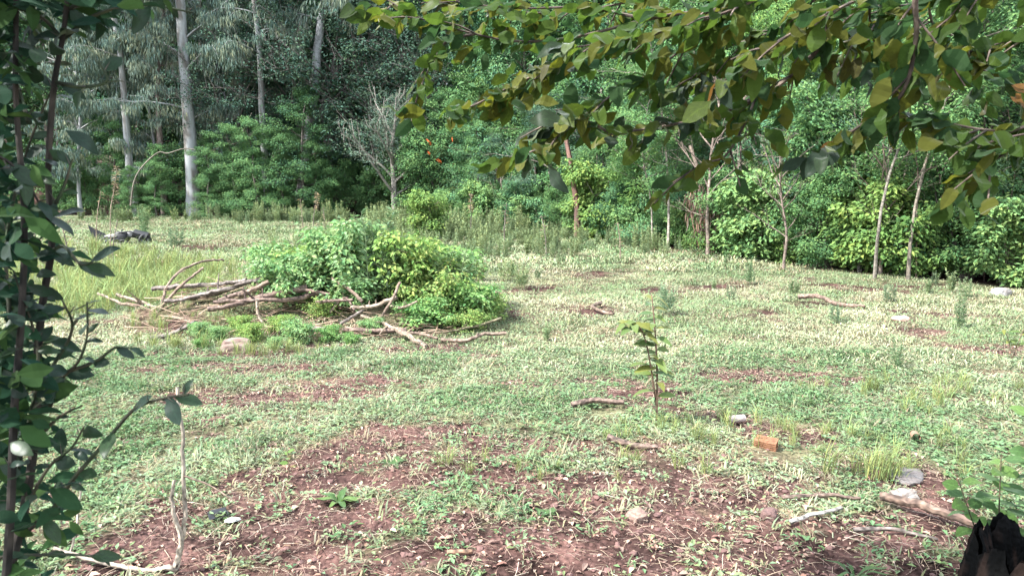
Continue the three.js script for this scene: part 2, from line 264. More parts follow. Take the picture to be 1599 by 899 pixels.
const P = {
  gum: grow({ seed: 11, h: 21, r: 0.42, lean: [0.3, 0], wob: 0.35, trunkSegs: 90, sides: 24, streak: 0.5, barkBias: 0.02, bark: GUM, first: 0.17, nb: 26, len: 4.4, el0: 0.35, el1: 0.8, sag: 0.5, sub: 6, subLen: 0.42, subEl: -0.1, twigs: 4, clump: 0.36, leaves: 26, leafL: 0.25, leafW: 0.06, hang: 1.15, squash: 0.45, pal: gumPal }),
  gumThin: grow({ seed: 12, h: 17, r: 0.22, lean: [-0.9, 0], wob: 0.7, trunkSegs: 30, sides: 12, streak: 0.4, bark: GUM, first: 0.38, nb: 20, len: 3.2, el0: 0.2, el1: 0.8, sag: 0.6, sub: 6, subLen: 0.45, subEl: -0.2, twigs: 4, clump: 0.36, leaves: 28, leafL: 0.25, leafW: 0.06, hang: 1.15, squash: 0.45, pal: gumPal }),
  gumYoung: grow({ seed: 13, h: 11, r: 0.1, wob: 0.6, sides: 9, bark: GUM, first: 0.16, nb: 30, len: 2.6, el0: 0.4, el1: 0.9, sag: 0.5, sub: 6, subLen: 0.42, subEl: 0, twigs: 4, clump: 0.3, leaves: 24, leafL: 0.22, leafW: 0.055, hang: 1.1, squash: 0.4, pal: gumPal }),
  dark: grow({ seed: 21, h: 12, r: 0.2, bark: DARKBARK, first: 0.2, nb: 20, len: 3.6, el0: 0.15, el1: 0.9, sag: 0.1, sub: 7, subLen: 0.4, twigs: 4, clump: 0.42, leaves: 24, leafL: 0.19, leafW: 0.1, pal: darkPal }),
  dark2: grow({ seed: 22, h: 11, r: 0.17, lean: [0.8, 0.3], wob: 0.6, bark: DARKBARK, first: 0.12, nb: 22, len: 3.0, el0: 0.2, el1: 0.8, sag: 0.25, sub: 7, subLen: 0.42, twigs: 4, clump: 0.38, leaves: 22, leafL: 0.17, leafW: 0.075, hang: 0.5, pal: [...darkPal, midPal[0]] }),
  wiry: grow({ seed: 23, h: 10, r: 0.16, wob: 0.9, bark: [[0.25, 0.22, 0.2], [0.17, 0.15, 0.14]], first: 0.2, nb: 26, len: 3.4, el0: 0.3, el1: 1, sub: 7, subLen: 0.5, tips: 4, twigs: 4, clump: 0.42, leaves: 17, leafL: 0.16, leafW: 0.07, pal: [[0.06, 0.105, 0.065], [0.05, 0.09, 0.055], [0.075, 0.12, 0.06]] }),
  round: grow({ seed: 31, h: 8, r: 0.13, bark: PALEBARK, first: 0.15, nb: 22, len: 2.4, el0: 0.1, el1: 1.0, sub: 7, subLen: 0.42, twigs: 4, clump: 0.3, leaves: 34, leafL: 0.1, leafW: 0.045, pal: midPal }),
  slender: grow({ seed: 32, h: 6.2, r: 0.034, lean: [0.5, 0.2], wob: 0.4, bark: PALEBARK, first: 0.32, nb: 18, len: 1.5, el0: 0.25, el1: 1.0, sub: 6, subLen: 0.45, twigs: 4, clump: 0.24, leaves: 26, leafL: 0.085, leafW: 0.036, pal: [...midPal, lightPal[0]] }),
  draped: grow({ seed: 33, h: 6.5, r: 0.09, wob: 0.5, bark: DARKBARK, first: 0.03, nb: 30, len: 1.5, el0: 0.35, el1: 0.7, sag: 0.6, prof: (q) => 0.85 + 0.25 * Math.sin(q * 17) - 0.3 * q, sub: 7, subLen: 0.4, twigs: 4, clump: 0.24, leaves: 30, leafL: 0.075, leafW: 0.042, hang: 0.7, pal: midPal }),
  feathery: grow({ seed: 34, h: 4.6, r: 0.06, lean: [0.3, 0], wob: 0.5, bark: PALEBARK, first: 0.2, nb: 16, len: 1.8, el0: 0.5, el1: 0.9, sag: 0.5, sub: 7, subLen: 0.4, twigs: 4, clump: 0.3, leaves: 40, leafL: 0.075, leafW: 0.022, squash: 0.2, pal: [[0.09, 0.155, 0.08], [0.07, 0.13, 0.07], [0.12, 0.18, 0.09]] }),
  shrub: grow({ seed: 41, h: 2.6, r: 0.035, stems: 5, spread: 0.32, bark: DARKBARK, first: 0.1, nb: 34, len: 0.9, el0: 0.2, el1: 0.9, sub: 5, subLen: 0.5, twigs: 3, clump: 0.19, leaves: 28, leafL: 0.075, leafW: 0.036, pal: midPal, crown: 'foliage', trunk: 'stems' }),
  shrubBroad: grow({ seed: 42, h: 1.7, r: 0.025, stems: 6, spread: 0.4, bark: PALEBARK, first: 0.08, nb: 30, len: 0.65, el0: 0.2, el1: 0.9, sub: 4, subLen: 0.5, twigs: 3, clump: 0.17, leaves: 18, leafL: 0.095, leafW: 0.055, pal: lightPal, crown: 'foliage', trunk: 'stems' }),
  shrubLow: grow({ seed: 43, h: 0.9, r: 0.014, stems: 7, spread: 0.5, bark: PALEBARK, first: 0.08, nb: 28, len: 0.42, el0: 0.2, el1: 0.9, sub: 4, subLen: 0.5, twigs: 3, clump: 0.12, leaves: 12, leafL: 0.08, leafW: 0.04, pal: [...midPal, ...lightPal], crown: 'foliage', trunk: 'stems' }),
  bareTree: grow({ seed: 51, h: 4.4, r: 0.15, bark: [[0.42, 0.38, 0.34], [0.26, 0.23, 0.2]], sides: 10, wob: 0.15, first: 0.25, nb: 14, len: 2.6, el0: 0.7, el1: 1.25, limb: 0.034, prof: (q) => 1.0 - 0.45 * q, sub: 6, subLen: 0.38, subEl: 0.95, tips: 2, tipEl: 1.1, twigs: 3, clump: 0.34, leaves: 26, leafL: 0.1, leafW: 0.03, squash: 0.25, pal: [[0.11, 0.16, 0.115], [0.13, 0.18, 0.13]] }),
  bareSapling: grow({ seed: 52, h: 2.4, r: 0.03, bark: [[0.36, 0.28, 0.23], [0.25, 0.18, 0.15]], wob: 0.2, first: 0.2, nb: 16, len: 0.95, el0: 0.6, el1: 1.1, sub: 4, subLen: 0.45, subEl: 0.8, tips: 3, twigs: 0, clump: 0.1, leaves: 0, leafL: 0.1, leafW: 0.1, pal: midPal }),
};
const M = {
  gum: farLeafMaterial(), dark: farLeafMaterial(), darkCool: farLeafMaterial([0.9, 1.0, 1.12]), mid: farLeafMaterial([1.1, 1.1, 1.1]), midPale: leafMaterial([1.35, 1.3, 1.3], 0.3), midYellow: leafMaterial([1.32, 1.22, 0.95], 0.3), cool: farLeafMaterial([1.0, 1.08, 1.35]),
};

// ---------------------------------------------------------------- the wood: gum trees
const jit = mul(5);
place(P.gum, 'gum_tree', 'massive pale gum tree with straight peeling trunk and drooping grey-green foliage', 'tree', null, -14.6, -35, 2.2, [0.76, 1, 0.76], M.gum, gumBark);
place(P.gumThin, 'gum_tree', 'thin gum tree with dark bark skirt, slanting beside the massive pale gum', 'tree', 'slim gum trees', -17.6, -35.6, 0.4, [0.9, 1, 0.9], M.gum, gumBark);
place(P.gumThin, 'gum_tree', 'reddish slim gum trunk standing between two paler gum trees', 'tree', 'slim gum trees', -16.4, -36, 2.6, [0.75, 0.95, 0.75], M.gum, barkMaterial([0.95, 0.72, 0.64]));
place(P.gumThin, 'gum_tree', 'slim leaning gum with bent pale trunk rising from dark bushes', 'tree', 'slim gum trees', -11.0, -34.6, 0.5, [0.8, 1, 0.8], M.gum, gumBark);
place(P.gumThin, 'gum_tree', 'bare white gum trunk slanting high above the dark tangled trees', 'tree', 'slim gum trees', -9.7, -34.6, 3.14, [1.2, 1.3, 1.2], M.gum, barkMaterial([1.7, 1.7, 1.75])).rotation.z = 0.13;
place(P.dark2, 'forest_tree', 'short dark tree in front of the slanting bare white gum trunk', 'tree', null, -9.2, -33.3, 1.1, [0.55, 0.52, 0.55], M.dark);
place(P.gumYoung, 'gum_tree', 'bushy grey-green gum tree behind the black scrap machine', 'tree', 'young bushy gums', -20.5, -36.2, 4.1, 1, M.gum, gumBark);
place(P.gumYoung, 'gum_tree', 'bushy grey-green young gum between the slim gum trunks', 'tree', 'young bushy gums', -17.1, -37.2, 1.4, 1.05, M.gum, gumBark);
place(P.gumYoung, 'gum_tree', 'narrow grey-green young gum behind the massive pale gum', 'tree', 'young bushy gums', -13.6, -37, 5.4, [0.7, 0.95, 0.7], M.gum, gumBark);

// dark trees behind the clearing's far end
for (const [x, z, s, k, m] of [[-24, -41, 1, 0, 0], [-21.5, -44, 1.2, 1, 1], [-16.8, -42, 1.1, 0, 0], [-13, -41.5, 1.0, 1, 1], [-11.0, -40.5, 1.05, 0, 1], [-8.6, -38.5, 0.95, 1, 0], [-6.3, -38, 1.0, 0, 1], [-3.6, -36, 0.95, 1, 0], [-1.2, -33.5, 1.05, 0, 0], [0.8, -30.5, 0.95, 1, 1], [2.6, -28, 1.0, 0, 0], [-9.5, -45, 1.3, 1, 0], [-5, -43.5, 1.3, 0, 1], [0, -39, 1.3, 1, 0], [-15, -47, 1.4, 0, 0], [-19.5, -49, 1.4, 1, 1], [-27, -45, 1.3, 0, 0], [-4.4, -39, 1.15, 1, 1], [-24.5, -49, 1.4, 1, 0]])
  place(k ? P.dark2 : P.dark, 'forest_tree', (k ? 'dark forest tree with small hanging leaves ' : 'dark broadleaf forest tree with full crown ') + (x < -12 ? 'behind the gum trees' : x < -5 ? 'behind the tangled twiggy trees' : 'behind the orange-flowered and blue-green bushes'), 'tree', (k ? 'hanging-leaved dark trees ' : 'broadleaf dark trees ') + (x < -12 ? 'behind the gums' : x < -5 ? 'behind the twiggy trees' : 'behind the bushes'), x, z, jit() * 6.28, s * (0.92 + jit() * 0.16), m ? M.darkCool : M.dark);
for (const [x, z, s, label] of [[-8.4, -35.5, 0.95, 'tangled twiggy tree below the slanting bare white gum trunk'], [-6.2, -35, 1.0, 'tangled twiggy tree standing directly behind the silver-barked tree'], [-10.2, -37, 1.0, 'tangled twiggy tree beside the slim leaning gum'], [-3.7, -33.4, 0.85, 'short tangled twiggy tree behind the orange-flowered bush'], [-12.6, -36, 0.8, 'short tangled twiggy tree beside the massive pale gum']])
  place(P.wiry, 'wiry_tree', label, 'tree', 'tangled wiry trees', x, z, jit() * 6.28, s, M.darkCool);

// bushes at the foot of the far trees
for (let k = 0, x = -25; x < -2.5; k++, x += 1.25 + jit() * 0.5)
  place(k % 3 === 1 ? P.draped : P.shrub, 'forest_bush', (k % 3 === 1 ? 'tall dark leafy bush hung with leaves at the foot of ' : 'low dark green bush at the foot of ') + (x < -11 ? 'the gum trees' : 'the tangled twiggy trees'), 'bush', (k % 3 === 1 ? 'tall bushes of the far edge ' : 'low bushes of the far edge ') + (x < -11 ? 'by the gums' : 'by the twiggy trees'), x, edgeZ(x) - 0.7 - jit() * 1.6, jit() * 6.28, k % 3 === 1 ? 0.55 + jit() * 0.25 : 0.85 + jit() * 0.5, k % 2 ? M.dark : M.mid);

for (const [x, z, s] of [[-13.2, -33.3, 0.5], [-12.1, -33.6, 0.62], [-11.0, -33.0, 0.66], [-9.9, -33.2, 0.6], [-8.6, -33.4, 0.55], [-16.0, -34.3, 0.42], [-17.2, -34.2, 0.36]])
  place(P.draped, 'forest_bush', x < -15 ? 'leaf-hung dark bush before the slim gum trunks' : 'leaf-hung dark bush hiding the foot of the leaning gum trunks', 'bush', x < -15 ? 'bushes before the slim gums' : 'bushes before the leaning gums', x, z, jit() * 6.28, [s * 1.2, s, s * 1.2], jit() < 0.5 ? M.dark : M.mid);
// named trees in front of the wood
place(P.bareTree, 'silver_tree', 'small silver-barked tree with upswept bare twigs and sparse feathery leaves', 'tree', null, -4.7, -30.6, 0.4, [1.1, 0.88, 1.1], M.mid);
{
  const g = place(P.shrub, 'flowering_bush', 'dark green bush dotted with orange flowers beside the silver-barked tree', 'bush', null, -2.9, -30.4, 1.1, [1.25, 1.45, 1.25], M.dark);
  const rnd = mul(9), mat = new THREE.MeshStandardMaterial({ color: rgb(0.75, 0.16, 0.04), roughness: 0.7, side: THREE.DoubleSide });
  const F = new Geo(); for (let k = 0; k < 7; k++) F.leaf(0, 0, 0, norm3([Math.cos(k * 0.9), 0.5, Math.sin(k * 0.9)]), [0, 1, 0], 0.075, 0.05, [1, 1, 1]);
  const fg = F.build(false);
  for (let k = 0; k < 22; k++) { const a = rnd() * 6.28, m = part(g, 'flower', fg, mat); m.position.set(Math.cos(a) * (0.75 + rnd() * 0.5), 0.9 + rnd() * 1.5, Math.abs(Math.sin(a)) * 0.9 + 0.15); m.rotation.set(rnd() * 2, rnd() * 6, rnd()); }
}
place(P.round, 'bluish_bush', 'rounded blue-green bush next to the orange-flowered bush', 'bush', null, -1.4, -28.8, 2, [0.5, 0.43, 0.5], M.cool);
place(P.shrubBroad, 'yellow_bush', 'yellowish bush with broad leaves beside the dark red tree stem', 'bush', null, 2.5, -21.7, 0.6, [1.25, 1.35, 1.25], M.midYellow);

// trees of the nearer edge, in rows set back from it
function along(t) { // t metres from the far bend of the edge towards its near end
  const pts = EDGE.slice(3, 12); let d = t;
  for (let k = 1; k < pts.length; k++) { const l = Math.hypot(pts[k][0] - pts[k - 1][0], pts[k][1] - pts[k - 1][1]); if (d <= l) { const u = d / l, nx = -(pts[k][1] - pts[k - 1][1]) / l, nz = (pts[k][0] - pts[k - 1][0]) / l; return [lerp(pts[k - 1][0], pts[k][0], u), lerp(pts[k - 1][1], pts[k][1], u), nx, -nz]; } d -= l; }
  return null;
}
function row(from, to, step, back, fn) { for (let t = from; t < to; t += step * (0.75 + jit() * 0.5)) { const q = along(t); if (!q) break; const b = back * (0.7 + jit() * 0.6); fn(q[0] + Math.abs(q[2]) * b * 0.75, q[1] - Math.abs(q[3]) * b - b * 0.35, t); } }
let rowCount = 0;
const zone = (t) => (t < 11 ? 'behind the tall feathery weeds' : t < 18 ? 'near the leaning dead trunk' : t < 24 ? 'near the slim pale saplings' : 'near the pale rock');
row(3, 33, 0.8, 0.5, (x, z, t) => { const k = rowCount++ % 3, pale = t > 17;
  place([P.shrubBroad, P.shrubLow, P.shrub][k], 'edge_bush', ['broad-leaved light bush at the forest edge, ', 'knee-high leafy bush at the forest edge, ', 'many-stemmed green bush at the forest edge, '][k] + zone(t), 'bush', ['broad-leaved edge bushes ', 'knee-high edge bushes ', 'many-stemmed edge bushes '][k] + zone(t), x, z, jit() * 6.28, [0.85, 1.0, 0.7][k] * (0.75 + jit() * 0.6), pick(jit, pale ? [M.midPale, M.midYellow, M.midPale, M.mid] : [M.mid, M.midPale, M.cool])); });
row(3, 33, 1.15, 1.4, (x, z, t) => { const k = rowCount++ % 3;
  place([P.draped, P.feathery, P.shrub][k], 'edge_tree', ['small tree draped with creepers down to the ground, ', 'feathery-leaved small edge tree, ', 'tall many-stemmed bush among edge trees, '][k] + zone(t), k === 2 ? 'bush' : 'tree', ['creeper-draped trees ', 'feathery small trees ', 'tall bushes among the edge trees '][k] + zone(t), x, z, jit() * 6.28, [0.72, 0.8, 1.15][k] * (0.85 + jit() * 0.35), pick(jit, [M.midPale, M.mid, M.midYellow, M.cool])); });
row(2, 33, 1.7, 2.9, (x, z, t) => { const k = rowCount++ % 2;
  place([P.round, P.draped][k], 'inner_tree', ['round-crowned green tree set back in the wood, ', 'tall creeper-hung tree set back in the wood, '][k] + zone(t), 'tree', ['round-crowned inner trees ', 'creeper-hung inner trees '][k] + zone(t), x, z, jit() * 6.28, [0.95, 1.2][k] * (0.85 + jit() * 0.35), pick(jit, [M.midPale, M.mid, M.cool])); });
row(2, 33, 2.6, 6.2, (x, z, t) => { const k = rowCount++ % 2;
  place([P.dark2, P.round][k], 'tall_tree', ['tall dark tree rising over the edge trees, ', 'tall light green tree rising over the edge trees, '][k] + zone(t), 'tree', ['tall dark inner trees ', 'tall light inner trees '][k] + zone(t), x, z, jit() * 6.28, [0.9, 1.35][k] * (0.9 + jit() * 0.25), [M.dark, M.midPale][k]); });

// slim stems picked out against the near edge
for (const [x, z, s, turn, tint, label] of [
  [5.95, -12.35, 0.85, 0.8, [0.75, 0.75, 0.75], 'slim pale sapling with a slightly curved stem at the near edge'],
  [6.42, -12.2, 0.9, 5.9, [0.8, 0.77, 0.73], 'slim sapling leaning towards the dense bushes, bare of low branches'],
  [7.7, -12.6, 0.95, 1.5, [0.8, 0.75, 0.7], 'brownish sapling in a clump of upright stems'],
  [7.95, -12.3, 0.8, 3.1, [1, 0.95, 0.9], 'pale sapling in a clump of upright stems'],
  [3.62, -17.6, 1.0, 2.6, [1.5, 1.5, 1.5], 'straight whitish sapling beside the leaning dead trunk'],
  [3.3, -17.9, 0.7, 4.4, [1.3, 1.3, 1.3], 'thinner grey sapling close against the straight whitish one'],
]) place(P.slender, 'sapling_tree', label, 'sapling', 'slim saplings of the edge', x, z, turn, s, M.midPale, barkMaterial(tint));
for (const [x, z, s, label] of [[5.0, -13.9, 1.0, 'bare brown twiggy sapling in front of dense green bushes'], [6.3, -12.9, 1.15, 'bare grey forked sapling standing out of the edge bushes'], [7.1, -12.7, 0.95, 'bare sapling with upswept brown twigs behind light bushes'], [4.2, -16.2, 1.6, 'large leafless shrub with arching twigs beside the whitish sapling'], [-0.4, -25.5, 0.9, 'leafless shrub behind the tall weeds']])
  place(P.bareSapling, 'bare_sapling', label, 'sapling', null, x, z, jit() * 6.28, s, M.mid);
{
  const rnd = mul(555), names = ['thin brown upright stem in front of the edge bushes, ', 'thin pale leaning stem in front of the edge bushes, '];
  for (let k = 0; k < 34; k++) {
    const t = 13 + 18 * rnd(), q = along(t); if (!q) continue;
    const b = 0.1 + rnd() * 0.7, x = q[0] + b * 0.5, z = q[1] - b, h = 1.3 + rnd() * 1.9, lx = (rnd() - 0.5) * 0.7, j = k % 2, G = new Geo(), r0 = 0.009 + rnd() * 0.011, y = height(x, z);
    G.tube(curve([[x, y - 0.05, z], [x + lx * 0.25 + (rnd() - 0.5) * 0.08, y + h * 0.4, z], [x + lx * 0.5 + (rnd() - 0.5) * 0.1, y + h * 0.7, z], [x + lx, y + h, z - 0.1]], 16), [r0, r0 * 0.45], 6, (a, c, p) => mixc([[0.24, 0.17, 0.13], [0.36, 0.31, 0.25]][j], [[0.15, 0.1, 0.08], [0.24, 0.2, 0.16]][j], smooth(-0.2, 0.3, noise(p[1] * 6, k, 1))));
    add(new THREE.Mesh(G.build(true), bark), 'thin_sapling', names[j] + zone(t), 'sapling', ['thin brown stems ', 'thin pale stems '][j] + zone(t));
  }
}
function trunkOnly(name, label, pts, r, pal, segs = 22) {
  const G = new Geo(), rnd = mul(Math.round(pts[0][0] * 91 + 500)), o = rnd() * 50;
  G.tube(curve(pts, segs), (t, f) => lerp(r[0], r[1], t) * (1 + 0.12 * Math.sin(f * 3 + o) + 0.1 * noise(t * 9, f, o)), 11, (t, s, p) => mixc(pal[0], pal[1], smooth(-0.1, 0.35, noise(p[0] * 6 + s * 4, p[1] * 2.5, o))));
  return add(new THREE.Mesh(G.build(true), bark), name, label, 'trunk');
}
trunkOnly('red_stemmed_tree', 'dark reddish tree stem without low branches at the weeds edge', [[1.85, -0.1, -21.4], [1.83, 0.8, -21.4], [1.72, 1.7, -21.5], [1.5, 3.0, -21.9]], [0.1, 0.06], REDBARK);
trunkOnly('broken_tree', 'short grey broken trunk standing between the bushes and weeds', [[3.42, -0.1, -20.2], [3.42, 0.8, -20.2], [3.5, 1.5, -20.2], [3.55, 2.1, -20.2]], [0.13, 0.1], PALEBARK);
{ // leaning dead trunk with brown hanging foliage
  const g = new THREE.Group(), T = new Geo(), rnd = mul(99), L = new Geo();
  const P0 = curve([[4.75, -0.1, -16.55], [4.5, 0.7, -16.6], [4.2, 1.5, -16.7], [3.9, 2.4, -16.9]], 14);
  T.tube(P0, [0.075, 0.035], 9, (t, s, p) => mixc([0.36, 0.28, 0.22], [0.2, 0.14, 0.11], smooth(-0.1, 0.3, noise(p[1] * 4, s * 5, 3))));
  for (let k = 0; k < 420; k++) { const t = 0.35 + rnd() * 0.4, p = P0[Math.floor(t * 14)], a = rnd() * 6.28, r = rnd() * 0.42; L.leaf(p[0] + Math.cos(a) * r - 0.08, p[1] - rnd() * 0.55 + 0.15, p[2] + Math.sin(a) * r, norm3([(rnd() - 0.5) * 0.5, -1, (rnd() - 0.5) * 0.5]), norm3([rnd() - 0.5, 0.3, rnd()]), 0.2 + rnd() * 0.12, 0.035, vary(rnd, [0.21, 0.145, 0.115], 0.3)); }
  part(g, 'trunk', T.build(true), bark); part(g, 'crown', L.build(false), dryMaterial);
  add(g, 'leaning_trunk', 'leaning dead trunk with a skirt of brown withered leaves', 'trunk');
}
{ // curved bare branch by the massive gum, and a bare grey pole
  const G = new Geo();
  G.tube(curve([[-16.7, 0.6, -33.4], [-16.4, 1.7, -33.3], [-16.1, 2.25, -33.4], [-15.3, 2.9, -33.4], [-14.9, 2.85, -33.3], [-14.2, 3.05, -33.4], [-13.2, 2.95, -33.5], [-12.5, 3.2, -33.5], [-11.9, 3.35, -33.6], [-11.6, 4.0, -33.6], [-11.3, 4.6, -33.7]], 44), (t, f) => lerp(0.036, 0.012, t) * (1 + 0.2 * noise(t * 14, f, 2)), 7, (t, s, p) => mixc([0.36, 0.31, 0.25], [0.2, 0.17, 0.14], smooth(-0.2, 0.3, noise(t * 18, s * 4, 1))));
  add(new THREE.Mesh(G.build(true), bark), 'arching_branch', 'long bare branch arching across the massive pale gum trunk', 'branch');
  trunkOnly('thin_pole_tree', 'thin straight grey tree stem beside the massive pale gum', [[-14.1, -0.1, -37.5], [-14.15, 3, -37.5], [-14.1, 6, -37.5], [-14.2, 9.5, -37.5]], [0.11, 0.07], [[0.42, 0.43, 0.42], [0.3, 0.3, 0.29]]);
}
// the wood goes on behind as one mass
{
  const g = new THREE.Group(), rnd = mul(64);
  const spots = [];
  for (let k = 0; k < 110; k++) { const x = -52 + rnd() * 92, back = (x < 0 ? 15 : 11) + rnd() * 20; spots.push([x, edgeZ(Math.min(x, 12)) - back, rnd() * 6.28, 1.15 + rnd() * 0.6]); }
  [[P.dark, 0], [P.dark2, 1], [P.round, 2]].forEach(([p, j]) => {
    const list = spots.filter((_, i) => i % 3 === j), m = new THREE.Matrix4(), q = new THREE.Quaternion();
    for (const [n, geo, mat] of [['trunks', p.wood, bark], ['crowns', p.leaves, M.dark]]) {
      const im = new THREE.InstancedMesh(geo, mat, list.length); im.name = n; im.userData.kind = 'stuff';
      list.forEach(([x, z, a, s], i) => im.setMatrixAt(i, m.compose(V(x, height(x, z) - 0.2, z), q.setFromAxisAngle(V(0, 1, 0), a), V(1, 1, 1).multiplyScalar(j === 2 ? s * 1.5 : s))));
      g.add(im);
    }
  });
  setting(g, 'forest', 'stuff', 'dense dark wood filling the hillside behind the clearing');
}

// ---------------------------------------------------------------- grass and weeds (nobody could count them)
function scatter(name, label, protos, spots, mat, colorOf) { // one object: a group of instanced tufts
  const g = new THREE.Group(), m = new THREE.Matrix4(), q = new THREE.Quaternion(), e = new THREE.Euler(), col = new THREE.Color();
  protos.forEach((geo, j) => {
    const list = spots.filter((_, i) => i % protos.length === j); if (!list.length) return;
    const im = new THREE.InstancedMesh(geo, mat, list.length); im.name = 'tufts'; im.userData.kind = 'stuff';
    list.forEach((s, i) => {
      im.setMatrixAt(i, m.compose(V(s.x, height(s.x, s.z) + (s.dy || 0), s.z), q.setFromEuler(e.set(s.tilt || 0, s.a, s.tilt2 || 0)), V(s.s, s.s * (s.sy || 1), s.s)));
      im.setColorAt(i, col.setRGB(...colorOf(s)));
    });
    g.add(im);
  });
  return setting(g, name, 'stuff', label);
}
const grnd = mul(2024);
const inView = (x, z, m = 0.3) => Math.abs(x) < -z * 0.70 + m;
function patch(seed, n, radius, lo, hi, width, lean, straw) {
  const rnd = mul(seed), G = new Geo();
  for (let k = 0; k < n; k++) { const r = radius * Math.sqrt(rnd()), a = rnd() * 6.28, dead = rnd() < straw; G.blade(Math.cos(a) * r, -0.006, Math.sin(a) * r, rnd() * 6.28, (lo + rnd() * (hi - lo)) * (dead ? 0.9 : 1), width * (0.7 + rnd() * 0.6), lean * (0.3 + rnd()), vary(rnd, dead ? [1.15, 0.95, 1.0] : [1, 1, 1], 0.22, 0.1), 0.3 + rnd() * 1.0); }
  return G;
}
function herb(G, rnd, n, radius, L, W, hgt) { for (let k = 0; k < n; k++) { const r = radius * Math.sqrt(rnd()), a = rnd() * 6.28; G.leaf(Math.cos(a) * r, 0.004 + rnd() * hgt, Math.sin(a) * r, norm3([Math.cos(a + rnd() * 2), 0.15 + rnd() * 0.35, Math.sin(a + rnd() * 2)]), norm3([(rnd() - 0.5) * 0.6, 1, (rnd() - 0.5) * 0.6]), L * (0.6 + rnd() * 0.7), W * (0.7 + rnd() * 0.5), vary(rnd, [0.8, 1, 0.85], 0.2)); } return G; }
const nearTufts = [1, 2, 3, 4, 5, 6].map((k) => herb(patch(k, [16, 5, 20, 14, 12, 18][k - 1], [0.05, 0.06, 0.09, 0.06, 0.04, 0.1][k - 1], 0.03, [0.085, 0.06, 0.065, 0.07, 0.11, 0.06][k - 1], 0.006, [1.15, 1.3, 1.45, 1.3, 0.9, 1.5][k - 1], [0.08, 0.15, 0.2, 0.8, 0.1, 0.5][k - 1]), mul(k + 60), [4, 14, 3, 2, 4, 1][k - 1], 0.06, 0.03, 0.016, 0.02).build(false));
const midPatches = [11, 12, 13, 14].map((k) => herb(patch(k, 110, 0.2, 0.025, 0.08, 0.007, 1.35, 0.3), mul(k + 60), k % 2 ? 14 : 4, 0.2, 0.03, 0.016, 0.02).build(false));
const farPatches = [21, 22, 23].map((k) => herb(patch(k, 230, 0.45, 0.04, 0.13, 0.013, 1.15, 0.3), mul(k + 60), 30, 0.45, 0.05, 0.03, 0.06).build(false));
const grassColor = (s) => {
  const warm = smooth(-0.25, 0.35, noise(s.x * 0.55, s.z * 0.55, 12) + 0.5 * noise(s.x * 2.4, s.z * 2.4, 13));
  if ((s.v * 7.3) % 1 > 0.86) return [0.27, 0.235, 0.16];
  const c = mixc([0.175, 0.235, 0.12], [0.33, 0.33, 0.21], clamp(warm * 0.85 + 0.08 + (s.v - 0.5) * 0.7)), k = 0.8 + ((s.v * 13.7) % 1) * 0.4; return [c[0] * k, c[1] * k, c[2] * k];
};
const clear = [[1.52, -4.26, 0.16], [1.47, -4.82, 0.07], [1.97, -3.6, 0.13], [-2.68, -7.1, 0.16], [0.62, -3.36, 0.08], [0.72, -4.3, 0.08], [0.6, -5.16, 0.1], [4.5, -8.55, 0.1]];
function sow(n, z0, z1, scale, keepBare) {
  const out = [];
  for (let k = 0; k < n; k++) {
    const z = -Math.sqrt(lerp(z0 * z0, z1 * z1, grnd())), x = (grnd() * 2 - 1) * (-z * 0.70 + 0.35), b = bare(x, z), v = grnd(), keep = grnd(), a = grnd() * 6.28, sc = scale * (0.65 + grnd() * 0.7), tl = (grnd() - 0.5) * 0.3;
    if (edgeZ(x) > z + 0.2 || keep < smooth(0.12, 0.62, b) * keepBare) continue;
    if (Math.hypot((x + 1.8) / 1.5, (z + 8.9) / 0.9) < 0.8) continue;
    if (clear.some(([cx, cz, r]) => Math.hypot(x - cx, z - cz) < r)) continue;
    const clumpy = noise(x * 1.9, z * 1.9, 21); if (z > -6.5 && keep < 0.25 - clumpy * 1.1) continue;
    out.push({ x, z, a, v, s: sc, sy: 0.8 + Math.max(0, clumpy) * 1.3, tilt: tl });
  }
  return out;
}
scatter('grass', 'short yellowish green grass and small herbs covering the clearing', nearTufts, sow(31000, 2.1, 7.2, 1.0, 0.925), bladeMaterial, grassColor);
scatter('grass', 'trodden yellowish turf in the middle of the clearing', midPatches, sow(7200, 6.6, 14.5, 1.0, 0.95), turfMaterial, grassColor);
scatter('grass', 'rough grass at the far end of the clearing', farPatches, sow(6500, 13.5, 36, 1.1, 0.75), turfMaterial, grassColor);

